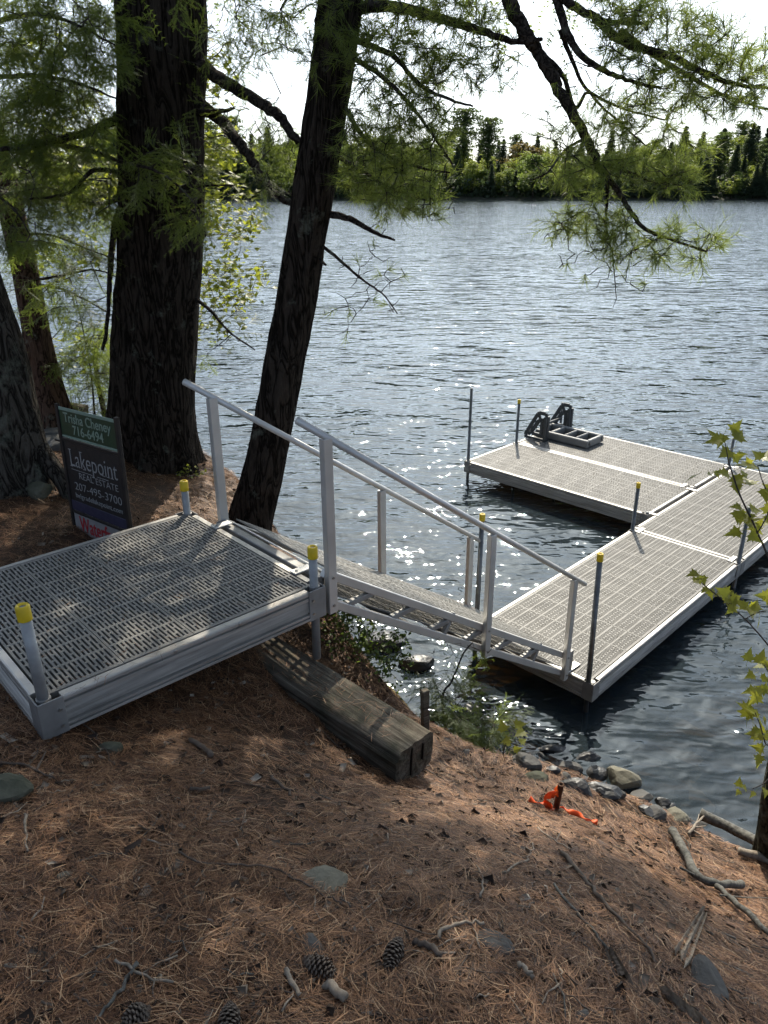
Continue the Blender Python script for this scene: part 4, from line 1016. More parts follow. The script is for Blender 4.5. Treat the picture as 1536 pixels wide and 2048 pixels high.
LAB = {('spruce', 'dark'): ('dark spruce tree in the wood across the lake', 'dark spruces of the far wood', 'spruce_tree'), ('spruce', 'mid'): ('dull green spruce tree in the wood across the lake', 'dull green spruces of the far wood', 'spruce_tree'),
       ('pine', 'mid'): ('open-crowned pine tree in the wood across the lake', 'pines of the far wood', 'pine_tree'), ('broad', 'lite'): ('bright yellow-green leafy tree in the wood across the lake', 'bright leafy trees of the far wood', 'maple_tree'),
       ('broad', 'green'): ('mid green leafy tree in the wood across the lake', 'green leafy trees of the far wood', 'birch_tree'), ('broad', 'rust'): ('rusty-tinted leafy tree high on the far skyline', 'rusty trees of the far wood', 'maple_tree')}
def far_tree(key, x, y, s=1.0, label=None, i=None):
    pl = PROTO[key]; cm, tm, H = pl[g.integers(len(pl)) if i is None else i]; lab, grp, nm = LAB[key]
    r_ = empty(nm, (x, y, fz(x, y)-.2), g.random()*6.28, label or lab, 'tree', None if label else grp); k = s*g.uniform(.92, 1.08); wk = {'spruce': 1.3, 'pine': 1.05, 'broad': 1.5}[key[0]]; r_.scale = (k*wk*g.uniform(.9, 1.15), k*wk*g.uniform(.9, 1.15), k)
    obj('trunk', tm, None, r_); obj('crown', cm, None, r_); return r_
def fpos(px, Y): return (px-768)/FPX*Y/.9195*1.0
# rows of the wood: photo x, depth behind the shore
rows = [(1.5, 4.4, .58, 22), (6, 4.4, .78, 22), (14, 4.8, .92, 24), (26, 5.2, .98, 26), (44, 6.2, 1.02, 30), (64, 6.2, 1.04, 34), (84, 7.0, 1.05, 34)]
nfar = 0
for (dy, gap, sc_, _) in rows:
    x = -112.0
    while x < 158:
        px = 768+x*FPX/(YF*.9195+dy); big_k = 1.0
        pxn = px/1536
        # the skyline dips in the middle and rises at both sides
        big_k = .72+.26*abs(pxn-.66)/.34 if pxn < 1 else .98
        u = g.random()
        lite = .70 if dy < 50 and (.55 < pxn < .86 or pxn < .45) else .42
        if dy < 3: key = ('broad', 'green') if u < .45 else (('spruce', 'dark') if u < .8 else ('broad', 'lite'))
        else: key = ('broad', 'lite') if u < lite*.7 else (('broad', 'green') if u < lite else (('spruce', 'dark') if u < lite+.30 else (('pine', 'mid') if u < lite+.42 else ('spruce', 'mid'))))
        far_tree(key, x+g.normal()*1.2, YF+dy+g.uniform(0, gap), sc_*big_k); nfar += 1
        x += gap*g.uniform(.75, 1.35)
far_tree(('pine', 'mid'), (925-768)*.173, YF+30, .98, 'tallest open pine on the far skyline, left of the drooping bough', 3)
far_tree(('pine', 'mid'), (972-768)*.173, YF+28, .94, 'layered tall pine on the far skyline, just right of the tallest one', 2)
far_tree(('broad', 'rust'), (1055-768)*.173, YF+40, 1.05, 'rusty-tinted leafy tree high on the far skyline', 0)
far_tree(('broad', 'green'), (1045-768)*.168, YF+.8, .95, 'round bushy green tree at the far waterline, left of the drooping bough', 1)
print('far trees', nfar)

# low growth that closes the wood at its foot
n = 9000
ux = g.uniform(-120, 165, n); uy = YF+.6+np.abs(g.normal(size=n))*14; uz = np.array([fz(a, b) for a, b in zip(ux, uy)])+g.random(n)**1.6*5.5
C_ = np.repeat(np.stack([ux, uy, uz], -1), 3, 0)+g.normal(size=(n*3, 3))*.5
u = unit(g.normal(size=(n*3, 3))); w_ = unit(np.cross(u, g.normal(size=(n*3, 3)))); s_ = g.uniform(.35, .85, (n*3, 1))
un = Needles(); un.add(np.stack([C_-u*s_, C_+u*s_*.6+w_*s_*.6, C_+u*s_*.3-w_*s_*.75], 1)); uo = un.build('undergrowth', M_F['dark'], None)
tag(uo, 'dark low undergrowth along the foot of the far wood', 'undergrowth', kind='stuff')


# ------------------------------------------------------------------ stones
import bmesh
M_ROCK = simple('shore_rock', (.032, .030, .027), (.105, .10, .09), 5, .75, 0, 30, .6, .01)
M_ROCKD = simple('wet_dark_rock', (.013, .0125, .012), (.045, .044, .042), 6, .42, 0, 30, .6, .01)
M_ROCKP = simple('pale_rock', (.10, .093, .066), (.23, .215, .16), 5, .85, 0, 40, .6, .008)
M_ROCKM = simple('mossy_rock', (.035, .040, .020), (.13, .125, .088), 7, .9, 0, 60, .6, .006)
def rock(name, c, size, mat, label, seed, rz=0.0, tilt=(0, 0), group=None, sharp=.5, sub=3):
    bm = bmesh.new(); bmesh.ops.create_icosphere(bm, subdivisions=sub, radius=1.0); g = np.random.default_rng(seed)
    # cut flat facets so that it breaks like stone
    pl = [(unit(g.normal(size=3)), g.uniform(.62, .92)) for _ in range(11)]
    off = Vector(g.uniform(-50, 50, 3))
    for v in bm.verts:
        p = np.array(v.co)
        for n_, d_ in pl:
            e = p@n_-d_
            if e > 0: p = p-n_*e*sharp*1.7 if sharp > .55 else p-n_*e*.9
        q = Vector(p); k = 1+.10*noise.noise(q*1.7+off)+.05*noise.noise(q*4+off)+.025*noise.noise(q*9+off)
        v.co = (p[0]*k*size[0], p[1]*k*size[1], p[2]*k*size[2])
    me = bpy.data.meshes.new(name); bm.to_mesh(me); bm.free()
    o = obj(name, me, mat, None, c, (tilt[0], tilt[1], rz)); tag(o, label, 'rock', group); return o
def sight(px, py):
    """first place where the line of sight meets the ground or the water"""
    t = np.arange(2.0, 9, .01); P_ = np.array([spot(px, py, a) for a in t]); below = P_[:, 2] < np.maximum(ground_z(P_[:, 0], P_[:, 1]), -.02); return P_[int(np.argmax(below))]
shore = [((1110, 1502), .30, (.17, .055, .05), M_ROCKD, 'long low dark rock at the water line below the dock corner', .15),
    ((1128, 1540), .42, (.155, .09, .075), M_ROCK, 'grey rounded rock above the black one on the shore', -.2), ((1150, 1580), .50, (.125, .08, .065), M_ROCKD, 'smooth black rock just behind the iron survey pipe', -.3),
    ((1245, 1565), .36, (.15, .13, .11), M_ROCKP, 'largest pale rock standing at the water edge', -.5), ((1208, 1588), .45, (.13, .07, .06), M_ROCKD, 'dark flat rock in front of the large pale rock', -.4),
    ((1190, 1552), .32, (.11, .09, .06), M_ROCKD, 'dark wet rock left of the large pale rock', .4), ((1285, 1600), .40, (.12, .09, .07), M_ROCK, 'grey rock right of the large pale rock', .2),
    ((1325, 1612), .46, (.075, .06, .065), M_ROCKD, 'small black blocky rock on the bank edge', .1), ((1308, 1632), .52, (.085, .06, .05), M_ROCK, 'light grey stone on the bank edge right of the marker', .6),
    ((1352, 1636), .46, (.08, .07, .05), M_ROCKP, 'pale rounded stone beside the bleached driftwood roots', .3), ((1052, 1532), .44, (.10, .07, .06), M_ROCK, 'grey slab under the small maple sprout', -.6),
    ((1030, 1512), .44, (.10, .08, .06), M_ROCKM, 'tilted mossy slab at the left end of the shore rocks', -.3), ((1070, 1560), .55, (.085, .05, .04), M_ROCKM, 'low half-buried stone left of the survey pipe', .2),
    ((1010, 1470), .30, (.11, .09, .07), M_ROCKD, 'wet dark rock behind the maple sprout', .5), ((935, 1430), .28, (.14, .11, .08), M_ROCKD, 'dark rock in the shallows below the gangway', .2),
    ((835, 1335), .22, (.20, .13, .10), M_ROCKD, 'black wet boulder in the shallows under the gangway', .3), ((770, 1290), .25, (.22, .18, .14), M_ROCKD, 'dark boulder behind the shrub under the gangway', .1),
    ((1175, 1520), .18, (.14, .06, .05), M_ROCKD, 'outermost dark rock lapped by the water', .3), ((1400, 1650), .50, (.07, .05, .04), M_ROCK, 'small grey stone left of the bank log', .4)]
for k, ((px, py), z, s, mt, lb, rz) in enumerate(shore):
    p = sight(px, py); rock('shore_rock', (p[0], p[1], p[2]+s[2]*.2), tuple(q_*.85 for q_ in s), mt, lb, 100+k, rz, (.1*math.sin(k), .15*math.cos(k*2)), 'rocks along the water edge')
for k in range(16):
    px = 1010+k*24+9*math.sin(k*3.1); py = 1500+k*9.4+14*math.sin(k*1.7); p = sight(px, py)
    rock('rubble_stone', (p[0], p[1], p[2]+.008), (.045+.02*math.sin(k*2.3), .035, .028), (M_ROCKD, M_ROCK)[k % 2], ('small black' if k % 2 == 0 else 'small grey')+' rubble stone wedged among the shore rocks', 200+k, k*.7, group=('black' if k % 2 == 0 else 'grey')+' rubble among the shore rocks', sub=2)
p = spotz(78, 972, 1.86); rock('boulder', (p[0], p[1], gz(p[0], p[1])+.05), (.085, .075, .085), M_ROCKM, 'rounded mossy stone at the foot of the grey trunk', 140)
p = spotz(215, 1490, 1.80); rock('stone', (p[0], p[1], gz(p[0], p[1])+.005), (.055, .04, .03), M_ROCKM, 'small grey-green stone beside the near corner of the platform', 141)
p = spotz(5, 1575, 1.9); rock('stone', (p[0], p[1], gz(p[0], p[1])+.02), (.10, .06, .055), M_ROCKM, 'mossy stone cut off by the left edge of the picture', 142)
for px, py, s, lb, mt, sd_ in ((648, 1772, (.085, .075, .018), 'flat greenish stone bedded in the needles', M_ROCKP, 143), (628, 1898, (.05, .03, .012), 'small flat grey stone above the two pine cones', M_ROCK, 144),
        (985, 1888, (.06, .035, .012), 'flat grey stone nearly covered by needles', M_ROCK, 145), (1418, 1985, (.05, .11, .014), 'long flat grey stone at the lower right', M_ROCK, 146), (855, 1800, (.009, .008, .008), 'tiny pale pebble left of the white twig', M_ROCKP, 147),
        (130, 1752, (.022, .014, .01), 'small pale stone at the lower left', M_ROCKP, 148), (930, 1505, (.03, .02, .015), 'pale stone in the needles right of the timber', M_ROCK, 149), (1162, 2040, (.03, .02, .012), 'grey stone at the bottom edge of the picture', M_ROCK, 150)):
    q = spotz(px, py, 1.6)
    for _ in range(4): q = spotz(px, py, gz(q[0], q[1]))
    rock('stone', (q[0], q[1], gz(q[0], q[1])+s[2]*.15+.004), s, mt, lb, sd_, .3*sd_, sub=3, sharp=.6)

# ------------------------------------------------------------------ needle litter
def island_mat(name, stops, rough=.7, trans=0.0):
    m, nt, b = new_mat(name); ge = nt.nodes.new('ShaderNodeNewGeometry')
    c = ramp(nt, ge.outputs['Random Per Island'], stops); nt.links.new(c, b.inputs['Base Color']); b.inputs['Roughness'].default_value = rough; b.inputs['Specular IOR Level'].default_value = .3
    return m
M_LITTER = island_mat('dead_pine_needles', [(0, (.026, .013, .008)), (.35, (.110, .050, .025)), (.68, (.25, .122, .058)), (.9, (.40, .215, .105)), (1, (.56, .38, .22))], .55)
g = np.random.default_rng(31)
def on_ground(x, y): return ground_z(x, y)
N = 68000
X = []; Yv = []
while sum(map(len, X)) < N:
    a = g.uniform(-4.2, 3.3, 200000); b_ = g.uniform(.55, 7.6, 200000); d = np.sqrt(a*a+b_*b_+4)
    ang_ok = np.abs(a) < .62*b_+.65
    keep = ang_ok & (g.random(200000) < (2.3/d)**2.4) & (bank_dist(a, b_) < .12+.1*g.random(200000)) & (g.random(200000) < .25+1.1*vnoise(a, b_, 3.1, 21)*(.5+vnoise(a, b_, 9, 22)))
    X.append(a[keep]); Yv.append(b_[keep])
x = np.concatenate(X)[:N]; y = np.concatenate(Yv)[:N]; z = on_ground(x, y)
# slope normals so needles lie on the ground
e = .03; zx = (on_ground(x+e, y)-z)/e; zy = (on_ground(x, y+e)-z)/e
dirn = 2*np.pi*vnoise(x, y, 2.3, 12)*1.2+g.normal(size=N)*1.1
tris = []
for q in range(4):
    th = dirn+g.normal(size=N)*.16; L = g.uniform(.055, .105, N); w_ = g.uniform(.0005, .0010, N)
    hz_ = g.random(N)**1.5*.016
    p0 = np.stack([x, y, z+.001+hz_], -1)+g.normal(size=(N, 3))*np.array([.006, .006, .001])
    d = np.stack([np.cos(th), np.sin(th), zx*np.cos(th)+zy*np.sin(th)+g.normal(size=N)*.07], -1); d = unit(d)
    s = np.stack([-np.sin(th), np.cos(th), np.zeros(N)], -1)
    bend = g.normal(size=N)*.10
    m_ = p0+d*(L*.5)[:, None]+s*(L*bend)[:, None]; t = p0+d*L[:, None]
    sw = s*w_[:, None]
    V = np.stack([p0-sw, p0+sw, m_+sw, m_-sw, t], 1)
    tris.append(V)
V = np.concatenate(tris); n = len(V); base = (np.arange(n)*5)[:, None]
F = np.concatenate([base+np.array([0, 1, 2]), base+np.array([0, 2, 3]), base+np.array([3, 2, 4])])
lo = obj('needle_litter', mesh('needle_litter', V.reshape(-1, 3), F), M_LITTER); tag(lo, 'thick carpet of fallen brown pine needles on the bank', 'needles', kind='stuff')
# crumbs of bark, wood and old leaves
M_CHIP = island_mat('bark_crumbs', [(0, (.02, .014, .010)), (.45, (.07, .045, .03)), (.7, (.16, .12, .085)), (.9, (.34, .28, .21)), (1, (.52, .45, .36))], .8)
n = 4200; k = g.integers(0, N, n); cz = np.stack([x[k], y[k], z[k]+.012], -1); u = unit(g.normal(size=(n, 3))*np.array([1, 1, .25])); v_ = unit(np.cross(u, np.array([0, 0, 1])+g.normal(size=(n, 3))*.3)); nn_ = np.cross(u, v_)
a = g.uniform(.004, .014, (n, 1))*g.choice([1, 1, 1, 1.8], (n, 1)); b_ = a*g.uniform(.25, .7, (n, 1)); c_ = .0022
corners = [cz+su*u*a*(.7+.5*g.random((n, 1)))+sv*v_*b_*(.7+.5*g.random((n, 1)))+sw_*nn_*c_ for sw_ in (-1, 1) for su, sv in ((-1, -1), (1, -1), (1, 1), (-1, 1))]
V = np.stack(corners, 1); base = (np.arange(n)*8)[:, None]
F = np.concatenate([base+np.array(q) for q in ([4, 5, 6, 7], [0, 1, 5, 4], [1, 2, 6, 5], [2, 3, 7, 6], [3, 0, 4, 7])])
co = obj('bark_crumbs', mesh('bark_crumbs', V.reshape(-1, 3), F), M_CHIP); tag(co, 'crumbs of bark, wood and dead leaf scattered over the needles', 'forest litter', kind='stuff')
# fallen needles caught on the timber and the platform
n = 900; t_ = g.random(n); sd_ = g.uniform(-.10, .10, n); tp = np.stack([TE[0]+TD[0]*(.1+2.0*t_)-TD[1]*sd_, TE[1]+TD[1]*(.1+2.0*t_)+TD[0]*sd_, np.full(n, 0.)+tz-.062+.06*t_], -1)
keep = g.random(n) < vnoise(t_*8, sd_*20, 1, 3)**2*2; tp = tp[keep]; n = len(tp); th = g.uniform(0, 6.28, n); d = np.stack([np.cos(th), np.sin(th), g.normal(size=n)*.06], -1); L = g.uniform(.05, .09, n)[:, None]; s = np.stack([-np.sin(th), np.cos(th), 0*th], -1)*.001
nl = Needles(); nl.add(np.stack([tp-s, tp+s, tp+d*L], 1)); o = nl.build('needles_on_timber', M_LITTER, None); tag(o, 'brown needles lying on top of the weathered timber', 'needles', kind='stuff')

n = 170; pu = g.uniform(.05, 1.27, n); pv = g.uniform(.05, 1.2, n); pv = np.where(g.random(n) < .4, 1.2*g.random(n)**3, pv); dp = np.array([dk(a_, c2_, DZ+.004) for a_, c2_ in zip(pu, pv)]); th = g.uniform(0, 6.28, n); d = np.stack([np.cos(th), np.sin(th), g.normal(size=n)*.03], -1); L = g.uniform(.05, .09, n)[:, None]; s = np.stack([-np.sin(th), np.cos(th), 0*th], -1)*.0009
nl = Needles(); nl.add(np.stack([dp-s, dp+s, dp+d*L], 1)); o = nl.build('needles_on_platform', M_LITTER, None); tag(o, 'few brown needles fallen on the grated platform', 'needles', kind='stuff')

# ------------------------------------------------------------------ sticks, branches, cones
M_PEEL = simple('peeled_twig', (.13, .10, .07), (.30, .25, .19), 60, .75, 0, 120, .3, .001)
M_STICK = simple('brown_stick', (.05, .034, .024), (.14, .105, .078), 25, .85, 0, 120, .4, .002)
M_GSTICK = simple('grey_lichen_stick', (.035, .030, .025), (.17, .165, .14), 55, .9, 0, 90, .6, .003)
def gpix(px, py, h):
    q = spotz(px, py, 1.6)
    for _ in range(6): q = spotz(px, py, gz(q[0], q[1])+h)
    return q
def stick(pts, r0, r1, mat, label, cat='stick', name='stick', group=None, h=None, branches=()):
    h = r0*.8+.015 if h is None else h
    P = [gpix(px, py, h) for px, py in pts]; c = P[0].copy(); Q = np.array(smooth_path(P, 4))
    g2 = np.random.default_rng(int(pts[0][0]*7+pts[0][1])); Q[1:-1] += g2.normal(size=(len(Q)-2, 3))*np.array([.004, .004, .0012])
    rad = np.linspace(r0, r1, len(Q))*(1+.10*g2.normal(size=len(Q)))
    if not branches:
        o = MB().tube(Q-c, rad, 9).build(name, mat, None, True, tuple(c)); return tag(o, label, cat, group)
    root = empty(name, tuple(c), 0, label, cat, group); MB().tube(Q-c, rad, 10).build('stem', mat, root, True)
    for bp, br in branches:
        B = np.array(smooth_path([gpix(px, py, h) for px, py in bp], 4)); MB().tube(B-c, np.linspace(br, br*.4, len(B)), 7).build('side_twig', mat, root, True)
    return root
stick([(358, 1703), (400, 1722), (480, 1730), (540, 1735), (600, 1765), (655, 1790), (682, 1808)], .0035, .0022, M_STICK, 'long thin brown twig curving down to the flat greenish stone')
stick([(230, 1920), (290, 1948), (347, 1964)], .0036, .0028, M_PEEL, 'peeled pale stick at the lower left crossing a grey branch', branches=[([(310, 1957), (306, 1975)], .003)])
stick([(275, 1925), (247, 1968), (217, 2010), (190, 2042)], .0055, .003, M_GSTICK, 'dark grey branch at the lower left under the peeled stick')
stick([(50, 1628), (52, 1662), (55, 1702)], .0045, .0035, M_PEEL, 'upright-looking pale twig near the left edge')
stick([(572, 1938), (582, 1965), (600, 1990)], .0065, .0058, M_PEEL, 'short thick bone-like stick left of the cut wood stub')
stick([(652, 1966), (672, 1982), (692, 1997)], .0125, .011, M_PEEL, 'stout pale wood stub below the horizontal pine cone', name='wood_stub')
stick([(873, 1876), (895, 1855), (930, 1846), (968, 1846)], .0055, .004, M_PEEL, 'whitish curved stick right of the dark pine cone')
stick([(1003, 1746), (1035, 1727), (1060, 1708), (1065, 1686)], .0045, .003, M_PEEL, 'white bent twig below the orange tape')
stick([(1108, 1768), (1150, 1820), (1190, 1868), (1228, 1912)], .0045, .004, M_GSTICK, 'straight grey stick running down to the torn bark')
stick([(1122, 1705), (1172, 1758), (1200, 1796), (1242, 1838), (1290, 1890), (1312, 1925)], .0085, .0035, M_STICK, 'longest brown stick running down the slope right of the orange tape')
stick([(1345, 1662), (1368, 1700), (1386, 1738), (1428, 1766), (1482, 1768)], .020, .016, M_GSTICK, 'thick lichen-covered fallen branch with a snapped end at the right', 'branch', 'fallen_branch', branches=[([(1385, 1735), (1365, 1700), (1352, 1690)], .006), ([(1360, 1735), (1390, 1750)], .006)])
stick([(1432, 1772), (1480, 1812), (1540, 1868)], .013, .010, M_GSTICK, 'lichen-spotted branch continuing to the right edge', 'branch', 'fallen_branch', branches=[([(1440, 1790), (1490, 1795), (1540, 1796)], .004)])
stick([(1400, 1628), (1470, 1660), (1545, 1700)], .032, .026, M_GSTICK, 'grey log lying along the bank edge beside the right trunk', 'log', 'bank_log', h=.02)
stick([(1478, 1702), (1545, 1722)], .020, .018, M_PEEL, 'pale peeled log end at the right edge', 'log', 'peeled_log')
stick([(1378, 1668), (1392, 1648), (1408, 1632)], .008, .004, M_PEEL, 'bleached forked driftwood root on the bank edge', 'driftwood', 'driftwood_root', branches=[([(1384, 1660), (1398, 1668), (1410, 1672)], .006), ([(1380, 1664), (1395, 1640), (1398, 1628)], .004), ([(1390, 1655), (1412, 1652)], .006)])
stick([(0, 1525), (40, 1528), (72, 1542), (108, 1556)], .005, .003, M_STICK, 'thin stick at the left edge above the mossy stone', branches=[([(72, 1542), (92, 1502)], .005)])
stick([(543, 1552), (565, 1574), (582, 1590)], .0062, .005, M_STICK, 'short dark stick between the platform and the survey pipe')
stick([(830, 1888), (855, 1892), (884, 1908)], .010, .007, M_STICK, 'curl of dark bark beside the upright pine cone', 'bark', 'bark_curl')
stick([(1038, 1925), (1050, 1940), (1066, 1955)], .0065, .006, M_PEEL, 'short pale stick right of the flat grey stone')
stick([(380, 1478), (405, 1495), (422, 1512)], .008, .012, M_STICK, 'dark knotty stick in front of the platform')
stick([(380, 1578), (420, 1576)], .007, .006, M_STICK, 'short dark piece of wood left of centre in the needles')
stick([(165, 1330+115), (190, 1470), (212, 1500), (228, 1530)], .0025, .0018, M_STICK, 'thin dark twig leaning against the near platform corner')
stick([(1075, 1655), (1110, 1680), (1142, 1700)], .004, .003, M_PEEL, 'pale thin twig just below the orange tape', branches=[([(1112, 1682), (1122, 1662)], .003)])
stick([(960, 1795), (965, 1760), (952, 1730)], .0035, .002, M_PEEL, 'thin pale twig standing out left of the long sticks')
# decayed wood, torn bark
def slabwood(name, px0, px1, wd, mat, label, seed, thick=.02):
    a = gpix(*px0, .012); b_ = gpix(*px1, .02); x_ = unit(b_-a); L = np.linalg.norm(b_-a); y_ = unit(np.cross([0, 0, 1], x_)); z_ = np.cross(x_, y_); g2 = np.random.default_rng(seed)
    nx, ny = 16, 9; V = []
    for lay in (1, -1):
        for i in range(nx):
            for j in range(ny):
                u_ = i/(nx-1); v2 = j/(ny-1)*2-1; taper = 1-.55*u_; ridge = g2.normal()*.25
                end = (.12*g2.normal() if i in (0, nx-1) else 0)
                V.append(a+x_*(u_+end)*L+y_*v2*wd*taper+z_*(lay*thick*(.35+.5*abs(ridge))*(1-.6*v2*v2)+.01*math.sin(j*2.1+seed)))
    F = []
    I = lambda l, i, j: l*nx*ny+i*ny+j
    for l in (0, 1):
        for i in range(nx-1):
            for j in range(ny-1): F.append([I(l, i, j), I(l, i+1, j), I(l, i+1, j+1), I(l, i, j+1)])
    for i in range(nx-1):
        for j in (0, ny-1): F.append([I(0, i, j), I(0, i+1, j), I(1, i+1, j), I(1, i, j)])
    for j in range(ny-1):
        for i in (0, nx-1): F.append([I(0, i, j), I(0, i, j+1), I(1, i, j+1), I(1, i, j)])
    o = obj(name, mesh(name, np.array(V)-a, F), mat, None, tuple(a)); tag(o, label, 'wood'); return o
M_ROT = simple('splintered_wood', (.16, .12, .085), (.40, .34, .26), 18, .9, 0, 60, .8, .006, (6, 1, 1))
slabwood('splintered_wood', (1358, 1918), (1405, 1828), .030, M_ROT, 'pale splintered piece of decayed wood at the lower right', 1, .03)
slabwood('wood_splinter', (1400, 2046), (1332, 1985), .016, M_ROT, 'long pale wood splinter at the bottom right', 2, .012)
slabwood('bark_slab', (1235, 1955), (1215, 1900), .034, M_STICK, 'torn slab of dark bark at the foot of the straight grey stick', 3, .014)
slabwood('wood_chip', (250, 1705), (280, 1685), .008, M_STICK, 'flat grey wood chip at the lower left', 4, .006)
# cones
M_CONE = simple('pine_cone', (.035, .022, .014), (.12, .08, .055), 40, .8, 0, 90, .4, .002)
M_CONET = simple('cone_scale_tips', (.07, .052, .038), (.15, .12, .092), 40, .8)
def cone_mesh(L=.11, Rm=.021, n=84, seed=0):
    g2 = np.random.default_rng(seed); V = []; F = []; b = MB(); b.tube([(0, 0, 0), (L*.5, 0, 0), (L*.97, 0, 0)], [Rm*.4, Rm*.5, Rm*.15], 8); t = MB()
    for i in range(n):
        f = (i+.5)/n; a = i*2.39996; r_ = Rm*math.sin(math.pi*(.10+.86*f))**.7; xx = L*f*.97; rad = np.array([0, math.cos(a), math.sin(a)]); tan = np.array([0, -math.sin(a), math.cos(a)]); ax = np.array([1., 0, 0])
        c0 = ax*xx+rad*r_*.3; c1 = ax*(xx+.010)+rad*r_*(1.05+.15*g2.random()); w_ = .0085*(1-.4*f)
        nrm_ = np.cross(c1-c0, tan); nrm_ /= np.linalg.norm(nrm_); th = nrm_*.0016
        b.add([c0-tan*w_*.4-th, c0+tan*w_*.4-th, c1+tan*w_-th, c1-tan*w_-th, c0-tan*w_*.4+th, c0+tan*w_*.4+th, c1+tan*w_+th, c1-tan*w_+th], [[0, 3, 2, 1], [4, 5, 6, 7], [0, 1, 5, 4], [2, 3, 7, 6], [1, 2, 6, 5], [3, 0, 4, 7]])
        t.add([c1-tan*w_*.8-th*1.3, c1+tan*w_*.8-th*1.3, c1+tan*w_*.8+th*1.3, c1-tan*w_*.8+th*1.3, c1+ax*.004+rad*.0025], [[0, 1, 4], [1, 2, 4], [2, 3, 4], [3, 0, 4], [0, 3, 2, 1]])
    return mesh('cone_body', np.array(b.V), b.F), mesh('scale_tips', np.array(t.V), t.F)
def cone(p0, p1, label, seed, R_=.021):
    a = gpix(*p0, .018); b_ = gpix(*p1, .018); d = Vector(b_-a); cb, ct = cone_mesh(d.length, R_, 84, seed)
    r2 = empty('pine_cone', tuple(a), 0, label, 'pine cone', 'fallen pine cones'); r2.rotation_euler = d.to_track_quat('X', 'Z').to_euler()
    obj('cone_body', cb, M_CONE, r2); o = obj('scale_tips', ct, M_CONET, r2); o['kind'] = 'stuff'
cone((798, 1878), (778, 1935), 'dark pine cone pointing down, right of the two lying together', 1)
cone((608, 1918), (664, 1948), 'grey-brown pine cone lying sideways above the wood stub', 2, .023)
cone((460, 2006), (458, 2068), 'pine cone cut off by the bottom edge of the picture', 3)
cone((300, 2018), (255, 2046), 'weathered dark pine cone at the bottom left', 4, .024)
# many small twigs
g = np.random.default_rng(41); NT = 140
mats = [M_PEEL, M_STICK, M_STICK, M_GSTICK]
tm_ = []
for k in range(10):
    L = .05+.012*k; n = 5; Q = np.array([(L*i/(n-1), .006*g.normal(), .002*g.normal()) for i in range(n)]); b = MB().tube(Q, np.linspace(.0028, .0016, n)*(1+.1*k/10), 6); tm_.append((mesh('small_twig', b.V, b.F, True), L))
    tm_[-1][0].materials.append(mats[k % 4])
placed = 0
while placed < NT:
    px, py = g.uniform(0, 1536), g.uniform(1480, 2048); q = gpix(px, py, .012)
    if bank_dist(np.array([q[0]]), np.array([q[1]]))[0] > -.05 or not (.4 < q[1] < 5): continue
    k = int(g.integers(10)); a = g.random()*6.28; me, L = tm_[k]; e_ = q+np.array([math.cos(a), math.sin(a), 0])*L; e_[2] = gz(e_[0], e_[1])+.014
    lab = ('pale peeled', 'thin brown', 'thin brown', 'lichen grey')[k % 4]
    o = obj('small_twig', me, None, None, tuple(q), Vector(e_-q).to_track_quat('X', 'Z').to_euler()); tag(o, lab+' twig fragment lying loose on the needles', 'twig', lab+' twig fragments'); placed += 1

# ------------------------------------------------------------------ maple leaves and shrubs
LEAF = [(0, 0), (.10, -.02), (.33, -.10), (.22, .02), (.30, .10), (.52, .16), (.36, .24), (.24, .34), (.32, .48), (.18, .46), (.14, .60), (.04, .82), (0, 1.0)]
def leaf_poly():
    Rt_ = [(x, y) for x, y in LEAF]; Lf_ = [(-x, y) for x, y in LEAF[1:-1]][::-1]
    V = [(x, y, .10*abs(x)-.12*y*y) for x, y in Rt_+Lf_]; c = len(V); V.append((0, .3, -.012)); n = c
    return V, [[c, i, (i+1) % n] for i in range(n)]
LV_, LF_ = leaf_poly()
def leaf_mesh(k):
    g2 = np.random.default_rng(k); V = np.array(LV_); V[:, 0] *= g2.uniform(.85, 1.1); V[:, 2] += .10*g2.normal()*V[:, 0]+.12*g2.normal()*V[:, 1]**2
    b = MB().add(V, LF_); b.tube([(0, 0, 0), (0, -.25, .03), (.02, -.5, .08)], [.012, .010, .008], 4); me = mesh('leaf', b.V, b.F); me.materials.append(M_MAPLE2); return me
LM = [leaf_mesh(k) for k in range(6)]
